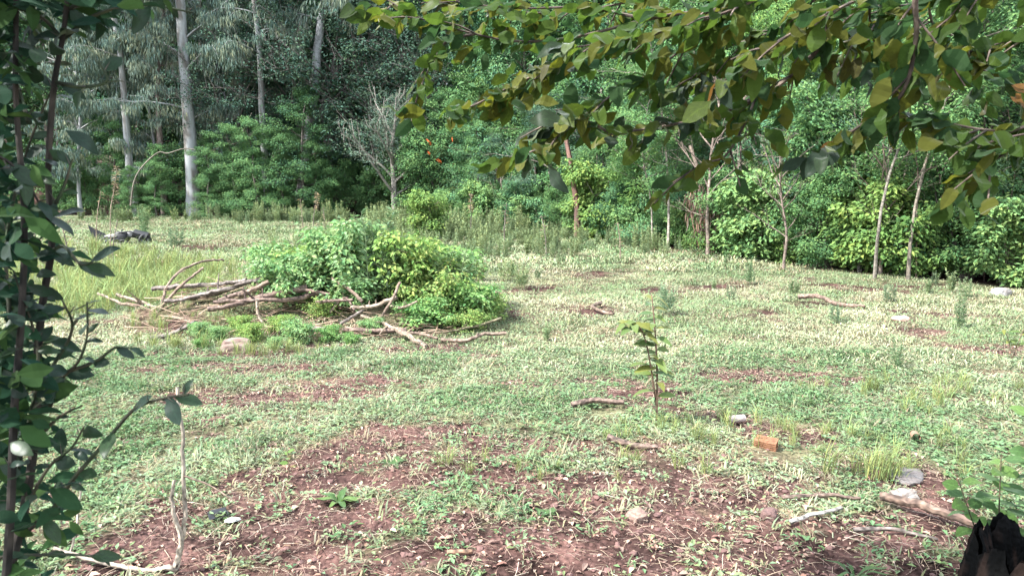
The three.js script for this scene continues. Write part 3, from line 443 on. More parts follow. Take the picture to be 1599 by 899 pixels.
// long grass: left of the brush pile and in clumps
const longTufts = [31, 32, 33].map((k) => patch(k, 26, 0.07, 0.2, 0.48, 0.008, 0.45, 0.3).build(false));
{
  const spots = [], put = (cx, cz, rx, rz, n, s) => { for (let k = 0; k < n; k++) { const a = grnd() * 6.28, r = Math.sqrt(grnd()); spots.push({ x: cx + Math.cos(a) * r * rx, z: cz + Math.sin(a) * r * rz, a: grnd() * 6.28, v: grnd(), s: s * (0.6 + grnd() * 0.7) }); } };
  put(-5.6, -10.2, 1.6, 1.6, 170, 1); put(-7, -13, 2.2, 2, 160, 1.1); put(1.95, -4.0, 0.3, 0.14, 9, 0.55); put(-3.2, -7.3, 0.5, 0.2, 14, 0.5); put(-2.5, -7.0, 0.3, 0.12, 8, 0.5); put(-2.0, -7.1, 0.3, 0.12, 8, 0.45); put(-3.6, -8.3, 0.7, 0.4, 30, 0.45); put(-2.6, -7.8, 0.8, 0.25, 26, 0.4);
  put(0.25, -4.0, 0.9, 0.2, 12, 0.35); put(2.3, -4.4, 0.9, 0.4, 26, 0.4); put(3.2, -5.6, 1.0, 0.6, 24, 0.45); put(1.1, -4.7, 0.7, 0.35, 20, 0.4); put(-4.6, -11.5, 1.6, 1.5, 80, 0.9); put(-10, -16, 2.5, 1.8, 90, 1.2);
  scatter('long_grass', 'long arching grass in clumps around the clearing', longTufts, spots, bladeMaterial, (s) => { const k = 0.8 + s.v * 0.4; return [0.23 * k, 0.29 * k, 0.105 * k]; });
}
// tall feathery weeds between the pile and the wood
function weed(seed, h, n, L, W) {
  const rnd = mul(seed), G = new Geo();
  for (let s = 0; s < 7; s++) {
    const a = rnd() * 6.28, r = rnd() * 0.16, hh = h * (0.6 + rnd() * 0.5), lx = (rnd() - 0.5) * 0.25, lz = (rnd() - 0.5) * 0.25, x0 = Math.cos(a) * r, z0 = Math.sin(a) * r;
    G.tube([[x0, -0.02, z0], [x0 + lx * 0.4, hh * 0.5, z0 + lz * 0.4], [x0 + lx, hh, z0 + lz]], [0.006, 0.002], 3, [1.0, 0.85, 0.9], false);
    for (let k = 0; k < n; k++) { const t = 0.12 + 0.88 * rnd(), b = rnd() * 6.28; G.leaf(x0 + lx * t, hh * t, z0 + lz * t, norm3([Math.cos(b), 0.5 + rnd() * 0.5, Math.sin(b)]), norm3([(rnd() - 0.5), 1, (rnd() - 0.5)]), L * (1.15 - t * 0.6) * (0.7 + rnd() * 0.6), W, vary(rnd, [1, 1, 1], 0.2)); }
  }
  return G.build(false);
}
const weedTypes = [weed(81, 0.62, 46, 0.1, 0.016), weed(82, 0.75, 52, 0.1, 0.02), weed(83, 0.5, 40, 0.09, 0.026)];
{
  const spots = [];
  for (let k = 0; k < 13000; k++) {
    const z = -9.8 - grnd() * 22, x = (grnd() * 2 - 1) * 24, v = grnd(), sc = grnd(), e = edgeZ(x), d = z - e;
    if (!inView(x, z) || d < -0.2) continue;
    const band = Math.max(1 - smooth(1.5, 4.5, d + noise(x * 0.5, z * 0.5, 4) * 2.5), (x > -5.2 && x < 1.9 - (z + 20) * 0.12 && z < -10.2 ? 0.5 : 0) * smooth(-14.5, -17, z) + (x > -3.6 && x < 0.6 && z < -10 ? 0.2 : 0));
    const clear = x > 3.4 && z > -17 ? 0.12 : 1;
    if (v > band * clear * (0.75 + noise(x, z, 7) * 0.8)) continue;
    spots.push({ x, z, a: sc * 40, v: sc, s: (0.4 + sc * 0.5) * (z < -22 ? 1.35 : 0.95) });
  }
  scatter('tall_weeds', 'tall feathery grey-green weeds growing in front of the wood', weedTypes, spots, turfMaterial, (s) => { const k = 0.8 + (s.a % 1) * 0.4; return mixc([0.18 * k, 0.25 * k, 0.14 * k], [0.24 * k, 0.3 * k, 0.14 * k], s.v); });
}
// leaf litter, straw and clods on the bare soil
{
  const rnd = mul(404);
  const dryLeaf = (k) => { const G = new Geo(), r = mul(k); const c = [1, 1, 1], L = 1, W = 0.55, rows = []; for (let i = 0; i <= 3; i++) { const t = i / 3, w = W * Math.sin(Math.PI * (0.08 + 0.9 * t)) / 2, y = 0.12 * Math.sin(t * 3) * (0.4 + r()); rows.push([G.vert(t * L - 0.5, y + w * (0.2 + r() * 0.6), -w, c), G.vert(t * L - 0.5, y, 0, c), G.vert(t * L - 0.5, y + w * (0.2 + r() * 0.6), w, c)]); } for (let i = 0; i < 3; i++) for (let j = 0; j < 2; j++) G.i.push(rows[i][j], rows[i][j + 1], rows[i + 1][j], rows[i][j + 1], rows[i + 1][j + 1], rows[i + 1][j]); return G.build(false); };
  const straw = (k) => { const r = mul(k); return new Geo().tube([[-0.5, 0.02, 0], [-0.1, 0.05 + r() * 0.05, (r() - 0.5) * 0.15], [0.5, 0.03 + r() * 0.08, (r() - 0.5) * 0.3]], [0.013, 0.007], 3, [1, 1, 1], false).build(false); };
  const clod = (k) => { const g = new THREE.IcosahedronGeometry(0.5, 1), p = g.attributes.position, c = []; for (let i = 0; i < p.count; i++) { const f = 1 + 0.5 * noise(p.getX(i) * 3 + k, p.getY(i) * 3, p.getZ(i) * 3); p.setXYZ(i, p.getX(i) * f, p.getY(i) * f * 0.6, p.getZ(i) * f); c.push(1, 1, 1); } g.setAttribute('color', new THREE.Float32BufferAttribute(c, 3)); g.deleteAttribute('normal'); return g; };
  const gen = (n, lo, hi, size, dy, p) => { const out = []; for (let k = 0; k < n * 6 && out.length < n; k++) { const z = -Math.sqrt(lerp(lo * lo, hi * hi, rnd())), x = (rnd() * 2 - 1) * (-z * 0.7 + 0.3); if (rnd() > Math.pow(bare(x, z), 0.8) + p) continue; out.push({ x, z, a: rnd() * 6.28, v: rnd(), s: size * (0.4 + rnd() * rnd() * 1.6), dy, tilt: (rnd() - 0.5) * 0.7, tilt2: (rnd() - 0.5) * 0.4 }); } return out; };
  const brown = [[0.26, 0.155, 0.115], [0.34, 0.23, 0.17], [0.19, 0.105, 0.085], [0.42, 0.33, 0.26], [0.28, 0.17, 0.14]];
  scatter('leaf_litter', 'curled brown dead leaves strewn over the bare soil', [dryLeaf(1), dryLeaf(2), dryLeaf(3)], gen(7000, 2.2, 8, 0.024, 0.006, 0.04), dryMaterial, (s) => vary(() => s.v, brown[Math.floor(s.v * 4.99)], 0.15));
  scatter('dry_straw', 'dry straw and twig bits lying in the grass and soil', [straw(4), straw(5), straw(6)], gen(21000, 2.2, 9, 0.07, 0.006, 0.14), dryMaterial, (s) => (s.v < 0.45 ? [0.42, 0.32, 0.23] : s.v < 0.85 ? [0.27, 0.18, 0.145] : [0.5, 0.42, 0.33]));
  const heap = []; for (let k = 0; k < 300; k++) { const a = rnd() * 6.28, r = Math.sqrt(rnd()), left = rnd() < 0.4, x = (left ? -3.35 : -1.7) + Math.cos(a) * r * (left ? 0.95 : 1.2), z = (left ? -8.45 : -7.9) + Math.sin(a) * r * (left ? 0.55 : 0.4); heap.push({ x, z, a: rnd() < 0.4 ? rnd() * 6.28 : (rnd() - 0.5) * 1.6 + 0.2, v: rnd(), s: 0.15 + rnd() * 0.4, dy: rnd() * 0.07, tilt: (rnd() - 0.5) * 0.5, tilt2: (rnd() - 0.5) * 0.6 }); }
  scatter('pile_twigs', 'thin broken twigs tangled in the brush pile', [straw(7), straw(8), straw(9)], heap, dryMaterial, (s) => (s.v < 0.5 ? [0.3, 0.2, 0.15] : [0.45, 0.33, 0.24]));
  scatter('soil_clods', 'small clods of reddish soil on the bare ground', [clod(1), clod(2), clod(3)], gen(2600, 2.2, 7.5, 0.02, 0.003, 0.0), dryMaterial, (s) => mixc(SOIL, SOIL2, s.v));
}

// ---------------------------------------------------------------- brush pile: every stick is a thing, leafy weeds grow over them
function stickGeo(pts, r, pal, segs = 14, sides = 8, seed = 1, forks = 0) {
  const G = new Geo(), len = Math.hypot(pts[0][0] - pts[pts.length - 1][0], pts[0][1] - pts[pts.length - 1][1], pts[0][2] - pts[pts.length - 1][2]), path = curve(pts, segs), wob = Math.min(0.02, len * 0.02);
  path.forEach((p, i) => { p[0] += noise(i * 0.7, seed, 1) * wob; p[1] += noise(i * 0.7, seed, 4) * wob; p[2] += noise(i * 0.7, seed, 8) * wob; });
  if (forks) for (let k = 0; k < forks; k++) { // side twigs, some broken short
    const i = Math.floor(segs * (0.25 + 0.6 * Math.abs(noise(k * 3.1, seed * 2.3) * 1.4)) ) % segs, p = path[i], q = path[i + 1], L = len * (0.1 + 0.3 * Math.abs(noise(k * 1.7, seed))), sx = noise(k * 2.2, seed, 6) > 0 ? 1 : -1;
    const d = norm3([q[0] - p[0] + 0.04 * sx * (len + 0.3), q[1] - p[1] + 0.03 + 0.08 * noise(k, seed, 2), q[2] - p[2] + 0.1 * noise(k * 5, seed, 7)]), rr = lerp(r[0], r[1], i / segs) * 0.5;
    G.tube([p, [p[0] + d[0] * L * 0.5, p[1] + d[1] * L * 0.5 + 0.01, p[2] + d[2] * L * 0.5], [p[0] + d[0] * L, p[1] + d[1] * L, p[2] + d[2] * L]], [rr, rr * 0.4], 6, pal[1]);
  }
  G.tube(path, (t, f) => lerp(r[0], r[1], t) * (1 + 0.14 * noise(t * 7, f * 0.8, seed) + 0.1 * noise(t * 22, f, seed + 3)), sides, (t, s, p) => mixc(pal[0], pal[1], smooth(-0.25, 0.3, noise(t * 9 + seed, s * 6, seed) + 0.4 * noise(t * 40, s * 9, seed))));
  return G.build(true);
}
const TAN = [[0.37, 0.27, 0.2], [0.23, 0.155, 0.115]], GREYWOOD = [[0.33, 0.275, 0.24], [0.19, 0.145, 0.125]], BROWNWOOD = [[0.33, 0.23, 0.18], [0.17, 0.11, 0.09]], BLEACHED = [[0.62, 0.53, 0.43], [0.48, 0.39, 0.31]], PALEWOOD = [[0.46, 0.36, 0.27], [0.31, 0.23, 0.165]];
const sticks = [
  ['grey straight pole lying across the other end of the brush pile', GREYWOOD, [0.034, 0.026], [[-4.26, 0.36, -8.9], [-3.82, 0.4, -8.8], [-3.37, 0.44, -8.7], [-3.03, 0.5, -8.6]]],
  ['dark long branch sloping up into the pile under the pale sticks', GREYWOOD, [0.024, 0.032], [[-3.9, 0.27, -8.4], [-3.36, 0.38, -8.4], [-2.78, 0.53, -8.5]]],
  ['thickest brown log at the open side of the brush pile', BROWNWOOD, [0.03, 0.046], [[-3.25, 0.25, -8.0], [-2.94, 0.31, -8.1], [-2.65, 0.38, -8.2], [-2.26, 0.45, -8.3]]],
  ['pinkish brown log lying on the thickest log of the pile', BROWNWOOD, [0.022, 0.034], [[-3.2, 0.33, -8.05], [-2.78, 0.34, -8.12], [-2.41, 0.33, -8.2], [-2.12, 0.4, -8.3]]],
  ['long pale crooked stick reaching out over the grass from the pile', PALEWOOD, [0.018, 0.03], [[-5.13, 0.25, -9.3], [-4.69, 0.17, -9.0], [-4.21, 0.15, -8.8], [-3.41, 0.1, -8.3]]],
  ['short pale fork beside the long crooked stick', PALEWOOD, [0.02, 0.026], [[-4.74, 0.27, -9.0], [-4.32, 0.2, -8.8], [-4.05, 0.15, -8.62]]],
  ['low tan stick with a hump lying flat in the grass before the pile', TAN, [0.02, 0.028], [[-4.84, 0.04, -8.7], [-4.15, 0.06, -8.5], [-3.87, 0.11, -8.4], [-3.39, 0.08, -8.1]]],
  ['grey-brown stick with a dark cut end pointing away from the pile', GREYWOOD, [0.03, 0.022], [[-3.65, 0.03, -7.5], [-3.5, 0.06, -7.65], [-3.43, 0.11, -8.1]]],
  ['thin tan branch bending upwards out of the grass behind the pile', TAN, [0.022, 0.014], [[-4.04, 0.1, -8.6], [-4.07, 0.42, -8.9], [-3.9, 0.62, -9.5], [-3.73, 0.6, -9.8]]],
  ['thin straight tan stick leaning against the grey pole', TAN, [0.024, 0.016], [[-4.04, 0.12, -8.5], [-3.84, 0.38, -8.6], [-3.6, 0.62, -8.8]]],
  ['short dark branch stub under the grey pole', GREYWOOD, [0.038, 0.024], [[-3.66, 0.3, -8.5], [-3.33, 0.37, -8.5], [-3.1, 0.44, -8.52]]],
  ['stubby tan piece sticking out at the leaf edge of the pile', TAN, [0.034, 0.028], [[-2.98, 0.38, -8.2], [-2.79, 0.46, -8.2], [-2.66, 0.53, -8.22]]],
  ['brown chunk wedged behind the thickest log', BROWNWOOD, [0.03, 0.026], [[-3.2, 0.32, -8.2], [-3.05, 0.38, -8.2], [-2.9, 0.42, -8.22]]],
  ['curved brown branch running into the green weeds', BROWNWOOD, [0.03, 0.018], [[-2.62, 0.38, -8.25], [-2.3, 0.43, -8.25], [-1.98, 0.4, -8.15]]],
  ['pale curved stick in the dark hollow of the pile', PALEWOOD, [0.024, 0.03], [[-1.72, 0.28, -8.0], [-1.47, 0.3, -7.95], [-1.22, 0.4, -7.95]]],
  ['thin stick leaning upright beside the pale curved stick', TAN, [0.016, 0.018], [[-1.4, 0.16, -7.8], [-1.26, 0.38, -7.85], [-1.18, 0.56, -7.95]]],
  ['bow-shaped bare stick over the dark hollow', PALEWOOD, [0.02, 0.012], [[-1.27, 0.31, -7.88], [-1.14, 0.31, -7.82], [-0.99, 0.37, -7.85]]],
  ['pale barkless pole sliding down onto the turf in front', PALEWOOD, [0.022, 0.03], [[-1.6, 0.2, -7.95], [-1.32, 0.15, -7.7], [-1.09, 0.1, -7.5], [-0.84, 0.03, -7.2]]],
  ['straight brown log at the foot of the pile', BROWNWOOD, [0.034, 0.03], [[-1.75, 0.09, -7.7], [-1.31, 0.1, -7.62], [-1.08, 0.11, -7.6]]],
  ['crooked tan stick beyond the barkless pole', TAN, [0.022, 0.016], [[-1.09, 0.09, -7.55], [-0.93, 0.1, -7.48], [-0.74, 0.07, -7.38]]],
  ['long wavy tan branch on the grass past the pile end', TAN, [0.024, 0.02], [[-0.7, 0.05, -7.4], [-0.44, 0.06, -7.35], [-0.29, 0.09, -7.5], [-0.05, 0.1, -7.5]]],
  ['mossy thin branch behind the long wavy one', [[0.3, 0.26, 0.15], [0.2, 0.17, 0.11]], [0.014, 0.018], [[-0.72, 0.05, -7.75], [-0.37, 0.1, -7.9], [-0.12, 0.16, -8.0]]],
  ['short log half hidden in herbs at the pile foot', GREYWOOD, [0.03, 0.03], [[-2.4, 0.08, -7.7], [-2.11, 0.11, -7.68], [-1.9, 0.12, -7.6]]],
  ['bent twig arching in the middle of the pile', BROWNWOOD, [0.016, 0.012], [[-1.96, 0.22, -8.05], [-1.82, 0.36, -8.15], [-1.67, 0.26, -7.95]]],
  ['dark slanting twig below the bent twig', GREYWOOD, [0.02, 0.014], [[-1.8, 0.13, -7.85], [-1.63, 0.23, -7.95], [-1.52, 0.31, -8.0]]],
  ['brown stick across the upper middle of the pile', BROWNWOOD, [0.022, 0.016], [[-2.1, 0.33, -8.02], [-1.93, 0.35, -8.0], [-1.7, 0.36, -8.0]]],
  ['peeled twig hanging down from the thickest log', PALEWOOD, [0.018, 0.012], [[-2.73, 0.36, -8.02], [-2.67, 0.2, -7.88], [-2.55, 0.1, -7.78]]],
  ['tan stick poking out of the weeds on the crest', TAN, [0.018, 0.022], [[-2.0, 0.55, -8.35], [-1.75, 0.44, -8.15], [-1.6, 0.35, -8.0]]],
];
sticks.forEach(([label, pal, r, pts], k) => add(new THREE.Mesh(stickGeo(pts, r.map((v) => v * 0.88), pal, 20, 8, k * 1.7, 1 + (k % 3)), bark), 'pile_stick', label, 'stick', 'sticks of the brush pile'));

const brightPal = [[0.15, 0.3, 0.085], [0.19, 0.33, 0.11], [0.12, 0.25, 0.08], [0.23, 0.35, 0.13]];
const weedBush = [
  grow({ seed: 71, h: 0.75, r: 0.009, stems: 8, spread: 0.45, bark: [[0.16, 0.2, 0.09], [0.22, 0.2, 0.1]], first: 0.15, nb: 40, len: 0.34, el0: 0.3, el1: 0.9, sub: 4, subLen: 0.5, twigs: 3, clump: 0.095, leaves: 5.6, leafL: 0.07, leafW: 0.04, pal: brightPal, crown: 'foliage', trunk: 'stems' }),
  grow({ seed: 72, h: 0.6, r: 0.008, stems: 9, spread: 0.55, bark: [[0.16, 0.2, 0.09], [0.22, 0.2, 0.1]], first: 0.1, nb: 40, len: 0.32, el0: 0.2, el1: 0.9, sub: 4, subLen: 0.5, twigs: 3, clump: 0.1, leaves: 5.6, leafL: 0.058, leafW: 0.03, pal: [...brightPal, [0.19, 0.27, 0.1]], crown: 'foliage', trunk: 'stems' }),
];
const weedMat = leafMaterial([1.1, 1.1, 1.1], 0.35), weedMatPale = leafMaterial([1.35, 1.2, 1.5], 0.35), weedMatYellow = leafMaterial([1.45, 1.18, 1.05], 0.35);
for (const [x, z, s, k, h] of [[-2.75, -8.7, 0.8, 0, 0.95], [-2.35, -8.85, 0.95, 0, 1.05], [-2.45, -8.45, 0.75, 0, 0.9], [-1.95, -8.7, 1.0, 0, 1.1], [-1.55, -8.85, 0.9, 1, 1.1], [-1.75, -8.45, 0.75, 0, 0.9], [-1.2, -8.6, 0.95, 0, 1.0], [-1.25, -9.1, 1.0, 1, 1.15], [-0.85, -8.4, 0.9, 1, 1.0], [-0.9, -8.9, 0.95, 0, 1.0], [-0.5, -8.4, 0.75, 0, 0.9], [-0.95, -8.05, 0.65, 0, 0.85], [-0.5, -8.05, 0.55, 1, 0.8], [-2.0, -9.4, 1.0, 1, 1], [-2.9, -9.2, 0.75, 1, 0.8], [-2.1, -8.25, 0.5, 1, 0.8], [-0.75, -9.3, 0.9, 0, 0.9], [-0.3, -8.6, 0.6, 1, 0.75]])
  place(weedBush[k], 'pile_weed', (k ? 'bushy small-leaved weed on the brush pile, ' : 'leafy bright green weed on the brush pile, ') + (x < -2.2 ? 'above the thickest log' : x < -1.3 ? 'over the dark hollow' : 'at the end away from the logs'), 'weed', (k ? 'small-leaved pile weeds ' : 'leafy pile weeds ') + (x < -2.2 ? 'above the log' : x < -1.3 ? 'over the hollow' : 'at the far end'), x, z, jit() * 6.28, [s, s * h * (0.72 + jit() * 0.5), s], [weedMat, weedMatPale, weedMatYellow][Math.floor(jit() * 3)], bark, -0.04);
for (const [x, z, s] of [[-2.62, -7.5, 0.3], [-2.15, -7.45, 0.36], [-3.0, -7.62, 0.24], [-1.85, -7.55, 0.28], [-1.45, -7.75, 0.3], [-2.4, -7.8, 0.32], [-3.25, -7.75, 0.26], [-2.85, -7.85, 0.3], [-1.6, -7.4, 0.2], [-2.3, -7.25, 0.2], [-3.05, -7.3, 0.18]])
  place(weedBush[0], 'low_weed', 'low leafy herb at the foot of the brush pile', 'weed', 'low herbs at the pile foot', x, z, jit() * 6.28, [s, s * 0.95, s], [weedMat, weedMatPale, weedMatYellow][Math.floor(jit() * 3)], bark, 0.0);

// ---------------------------------------------------------------- stones, pipe, brick and other bits on the ground
function stone(name, label, x, z, sx, sy, sz, turn, col, seed, sink = 0.3, cat = 'stone') {
  const g = new THREE.IcosahedronGeometry(1, 4), p = g.attributes.position, c = [];
  for (let i = 0; i < p.count; i++) {
    const v = V(p.getX(i), p.getY(i), p.getZ(i)), q = v.clone(); q.set(Math.sign(v.x) * Math.pow(Math.abs(v.x), 0.62), Math.sign(v.y) * Math.pow(Math.abs(v.y), 0.62), Math.sign(v.z) * Math.pow(Math.abs(v.z), 0.62));
    const f = 1 + 0.28 * noise(v.x * 1.3 + seed, v.y * 1.3, v.z * 1.3) + 0.09 * noise(v.x * 6 + seed, v.y * 6, v.z * 6); p.setXYZ(i, q.x * f * sx, q.y * f * sy, q.z * f * sz);
    const m = mixc(col[0], col[1], smooth(-0.3, 0.3, noise(v.x * 4, v.y * 4, v.z * 4 + seed) + 0.5 * noise(v.x * 14, v.y * 14, v.z * 14))); c.push(...m);
  }
  g.setAttribute('color', new THREE.Float32BufferAttribute(c, 3)); g.computeVertexNormals();
  const o = new THREE.Mesh(g, new THREE.MeshStandardMaterial({ vertexColors: true, roughness: 0.95, bumpMap: soilBump, bumpScale: 0.004 }));
  o.position.set(x, height(x, z) + sy * (1 - sink * 2), z); o.rotation.y = turn; return add(o, name, label, cat);
}
stone('stone', 'flat-topped brown stone lying on the bare reddish soil', 0.6, -3.42, 0.05, 0.027, 0.042, 0.5, [[0.3, 0.22, 0.17], [0.19, 0.115, 0.095]], 3, 0.32);
stone('white_stone', 'chalky white stone behind the short brown log', 2.0, -3.68, 0.06, 0.05, 0.05, 0.3, [[0.3, 0.285, 0.26], [0.17, 0.13, 0.11]], 5, 0.35);
stone('block', 'weathered flat stone block at the foot of the brush pile', -2.68, -7.24, 0.15, 0.085, 0.1, 0.15, [[0.26, 0.2, 0.165], [0.17, 0.105, 0.088]], 7, 0.38);
stone('pink_stone', 'pinkish flat stone alone in the open turf', 4.5, -8.66, 0.1, 0.035, 0.07, 0.2, [[0.5, 0.35, 0.28], [0.38, 0.24, 0.19]], 9, 0.25);
stone('white_stone', 'pale rock beside the bushes of the near edge', 7.0, -10.75, 0.2, 0.08, 0.1, 0.6, [[0.34, 0.32, 0.3], [0.24, 0.21, 0.19]], 12, 0.3);
stone('ash_lump', 'grey lump of ash and dust by the long grass clump', 2.16, -3.98, 0.11, 0.03, 0.08, 1.0, [[0.17, 0.155, 0.15], [0.12, 0.1, 0.095]], 15, 0.3, 'ash');
stone('clay_lump', 'reddish lump of soil at the border of grass and bare ground', 1.23, -3.45, 0.04, 0.035, 0.035, 1.0, [SOIL, SOIL2], 17, 0.3, 'lump');
{ // plastic pipe offcut
  const s = new THREE.Shape().absarc(0, 0, 0.025, 0, 6.283), hole = new THREE.Path().absarc(0, 0, 0.0215, 0, 6.283, true); s.holes.push(hole);
  const g = new THREE.ExtrudeGeometry(s, { depth: 0.115, bevelEnabled: true, bevelSize: 0.0008, bevelThickness: 0.0008, bevelSegments: 1, curveSegments: 28 }); g.translate(0, 0, -0.0575);
  const o = new THREE.Mesh(g, new THREE.MeshStandardMaterial({ color: rgb(0.42, 0.345, 0.32), roughness: 0.6, bumpMap: soilBump, bumpScale: 0.0006 }));
  o.position.set(1.49, height(1.49, -4.87) + 0.045, -4.87); o.rotation.set(-0.05, -1.25, 0); add(o, 'plastic_pipe', 'short beige plastic pipe offcut with an open end in the grass', 'pipe');
}
{ // hollow clay brick
  const s = new THREE.Shape(), w = 0.045, h = 0.04, n = 5; s.moveTo(-w, -h);
  const side = (x0, y0, x1, y1) => { const dx = (x1 - x0) / (n * 2 + 1), dy = (y1 - y0) / (n * 2 + 1), nx = (y1 - y0) / Math.hypot(x1 - x0, y1 - y0) * 0.0022, ny = -(x1 - x0) / Math.hypot(x1 - x0, y1 - y0) * 0.0022; for (let k = 0; k <= n * 2; k++) { const o = k % 2 ? 1 : 0; s.lineTo(x0 + dx * k - nx * o, y0 + dy * k - ny * o); s.lineTo(x0 + dx * (k + 1) - nx * o, y0 + dy * (k + 1) - ny * o); } };
  side(-w, -h, w, -h); side(w, -h, w, h); side(w, h, -w, h); side(-w, h, -w, -h);
  const hl = new THREE.Path(); hl.moveTo(-w + 0.011, -h + 0.011); hl.lineTo(-w + 0.011, h - 0.011); hl.lineTo(w - 0.011, h - 0.011); hl.lineTo(w - 0.011, -h + 0.011); s.holes.push(hl);
  const g = new THREE.ExtrudeGeometry(s, { depth: 0.155, bevelEnabled: false }); g.translate(0, 0, -0.0775);
  const t = tile(256, (u, v) => { const n2 = 0.85 + wrapNoise(u, v, 8, 1) * 0.25 + wrapNoise(u, v, 40, 2) * 0.2; return [n2, n2 * 0.97, n2 * 0.93]; }); t.repeat.set(5, 5);
  const o = new THREE.Mesh(g, new THREE.MeshStandardMaterial({ color: rgb(0.36, 0.185, 0.11), map: t, roughness: 0.92 }));
  o.position.set(1.52, height(1.52, -4.37) + 0.022, -4.37); o.rotation.set(0.1, 1.05, 0.12); o.scale.setScalar(0.82); add(o, 'hollow_brick', 'orange hollow clay brick lying broken in the grass', 'brick');
}
{ // curled brown shard
  const G = new Geo(), n = 16; for (let k = 0; k <= n; k++) { const a = -0.6 + k / n * 4.4, r = 0.024 + 0.003 * noise(k * 0.6, 1); for (const d of [0, 0.09]) G.vert(Math.cos(a) * r, Math.sin(a) * r, -d, [0.3, 0.17, 0.12]); }
  for (let k = 0; k < n; k++) G.i.push(k * 2, k * 2 + 1, k * 2 + 2, k * 2 + 1, k * 2 + 3, k * 2 + 2);
  const o = new THREE.Mesh(G.build(true), dryMaterial); o.position.set(2.49, height(2.49, -4.53) + 0.05, -4.5); o.rotation.set(-0.1, -0.35, 0); add(o, 'curled_shard', 'curled brown tube-like shard with a dark opening in the grass', 'shard');
}
function lyingStick(name, label, pts, r, pal, seed, cat = 'stick') { return add(new THREE.Mesh(stickGeo(pts.map(([x, z, y]) => [x, height(x, z) + y, z]), r, pal, 16, 9, seed), bark), name, label, cat); }
lyingStick('fallen_stick', 'knobbly brown stick lying beside the leafy young tree', [[0.42, -5.18, 0.035], [0.53, -5.24, 0.06], [0.63, -5.25, 0.06], [0.8, -5.25, 0.04]], [0.022, 0.018], BROWNWOOD, 2);
lyingStick('fallen_stick', 'reddish brown stick between the grass and the bare soil', [[0.58, -4.43, 0.045], [0.72, -4.34, 0.035], [0.86, -4.29, 0.03]], [0.02, 0.014], BROWNWOOD, 4);
lyingStick('short_log', 'smooth brown short log propped between white stone and charred stump', [[1.84, -3.62, 0.05], [1.95, -3.52, 0.06], [2.05, -3.4, 0.06], [2.2, -3.25, 0.06]], [0.023, 0.019], [[0.29, 0.2, 0.15], [0.18, 0.115, 0.088]], 6, 'log');
lyingStick('bleached_stick', 'bleached white stick on the soil before the long grass', [[1.3, -3.36, 0.02], [1.42, -3.42, 0.03], [1.6, -3.5, 0.035]], [0.011, 0.008], [[0.72, 0.68, 0.62], [0.5, 0.45, 0.4]], 8);
lyingStick('fallen_branch', 'thin grey-brown branch lying across the open turf', [[3.85, -10.1, 0.06], [4.05, -9.95, 0.1], [4.2, -9.7, 0.05], [4.45, -9.45, 0.05]], [0.035, 0.02], [[0.38, 0.26, 0.2], [0.26, 0.17, 0.13]], 10, 'branch');
lyingStick('fallen_branch', 'pale thin stick lying in the turf before the forest bend', [[1.15, -9.7, 0.05], [1.0, -9.3, 0.06], [1.2, -8.9, 0.04]], [0.025, 0.016], TAN, 11, 'branch');
lyingStick('fallen_stick', 'split orange-brown wood chip stick at the lower soil', [[-0.28, -3.07, 0.02], [-0.17, -3.08, 0.022]], [0.012, 0.01], [[0.5, 0.3, 0.19], [0.36, 0.2, 0.13]], 13);
lyingStick('fallen_stick', 'flat dark twig near the bleached white stick', [[1.35, -3.62, 0.02], [1.6, -3.66, 0.03], [1.75, -3.62, 0.03]], [0.014, 0.008], BROWNWOOD, 14);
lyingStick('fallen_stick', 'greyish root-like stick in the soil below the log', [[1.55, -3.25, 0.02], [1.72, -3.27, 0.03], [1.9, -3.2, 0.02]], [0.012, 0.007], GREYWOOD, 16);
{ // dead forked shoot
  const g = new THREE.Group(); g.position.set(-1.4, height(-1.4, -3.0), -3.0);
  const L = (p) => p.map(([x, y, z]) => [x + 1.4, y, z + 3.0]);
  part(g, 'stem', stickGeo(L([[-1.4, 0.0, -2.98], [-1.355, 0.25, -2.98], [-1.345, 0.5, -2.98], [-1.35, 0.8, -2.99]]), [0.0095, 0.0065], BLEACHED, 20, 9, 3), bark);
  part(g, 'side_shoot', stickGeo(L([[-1.405, 0.03, -2.98], [-1.37, 0.15, -2.97], [-1.39, 0.28, -2.96], [-1.395, 0.34, -2.96], [-1.375, 0.42, -2.96]]), [0.0115, 0.006], BLEACHED, 18, 8, 5), bark);
  part(g, 'lying_shoot', stickGeo(L([[-1.4, 0.03, -2.98], [-1.5, 0.02, -2.98], [-1.67, 0.025, -3.0], [-1.98, 0.06, -3.1]]), [0.013, 0.008], BLEACHED, 18, 9, 7), bark);
  part(g, 'upright_shoot', stickGeo(L([[-1.9, 0.04, -3.08], [-1.86, 0.2, -3.08], [-1.84, 0.42, -3.1]]), [0.006, 0.004], BLEACHED, 8, 6, 8), bark);
  part(g, 'twig', stickGeo(L([[-1.348, 0.43, -2.98], [-1.25, 0.41, -2.95], [-1.1, 0.35, -2.9]]), [0.005, 0.003], TAN, 8, 6, 9), bark);
  add(g, 'dead_shoot', 'pale dead forked shoot standing upright from a bent lying stem', 'branch');
}
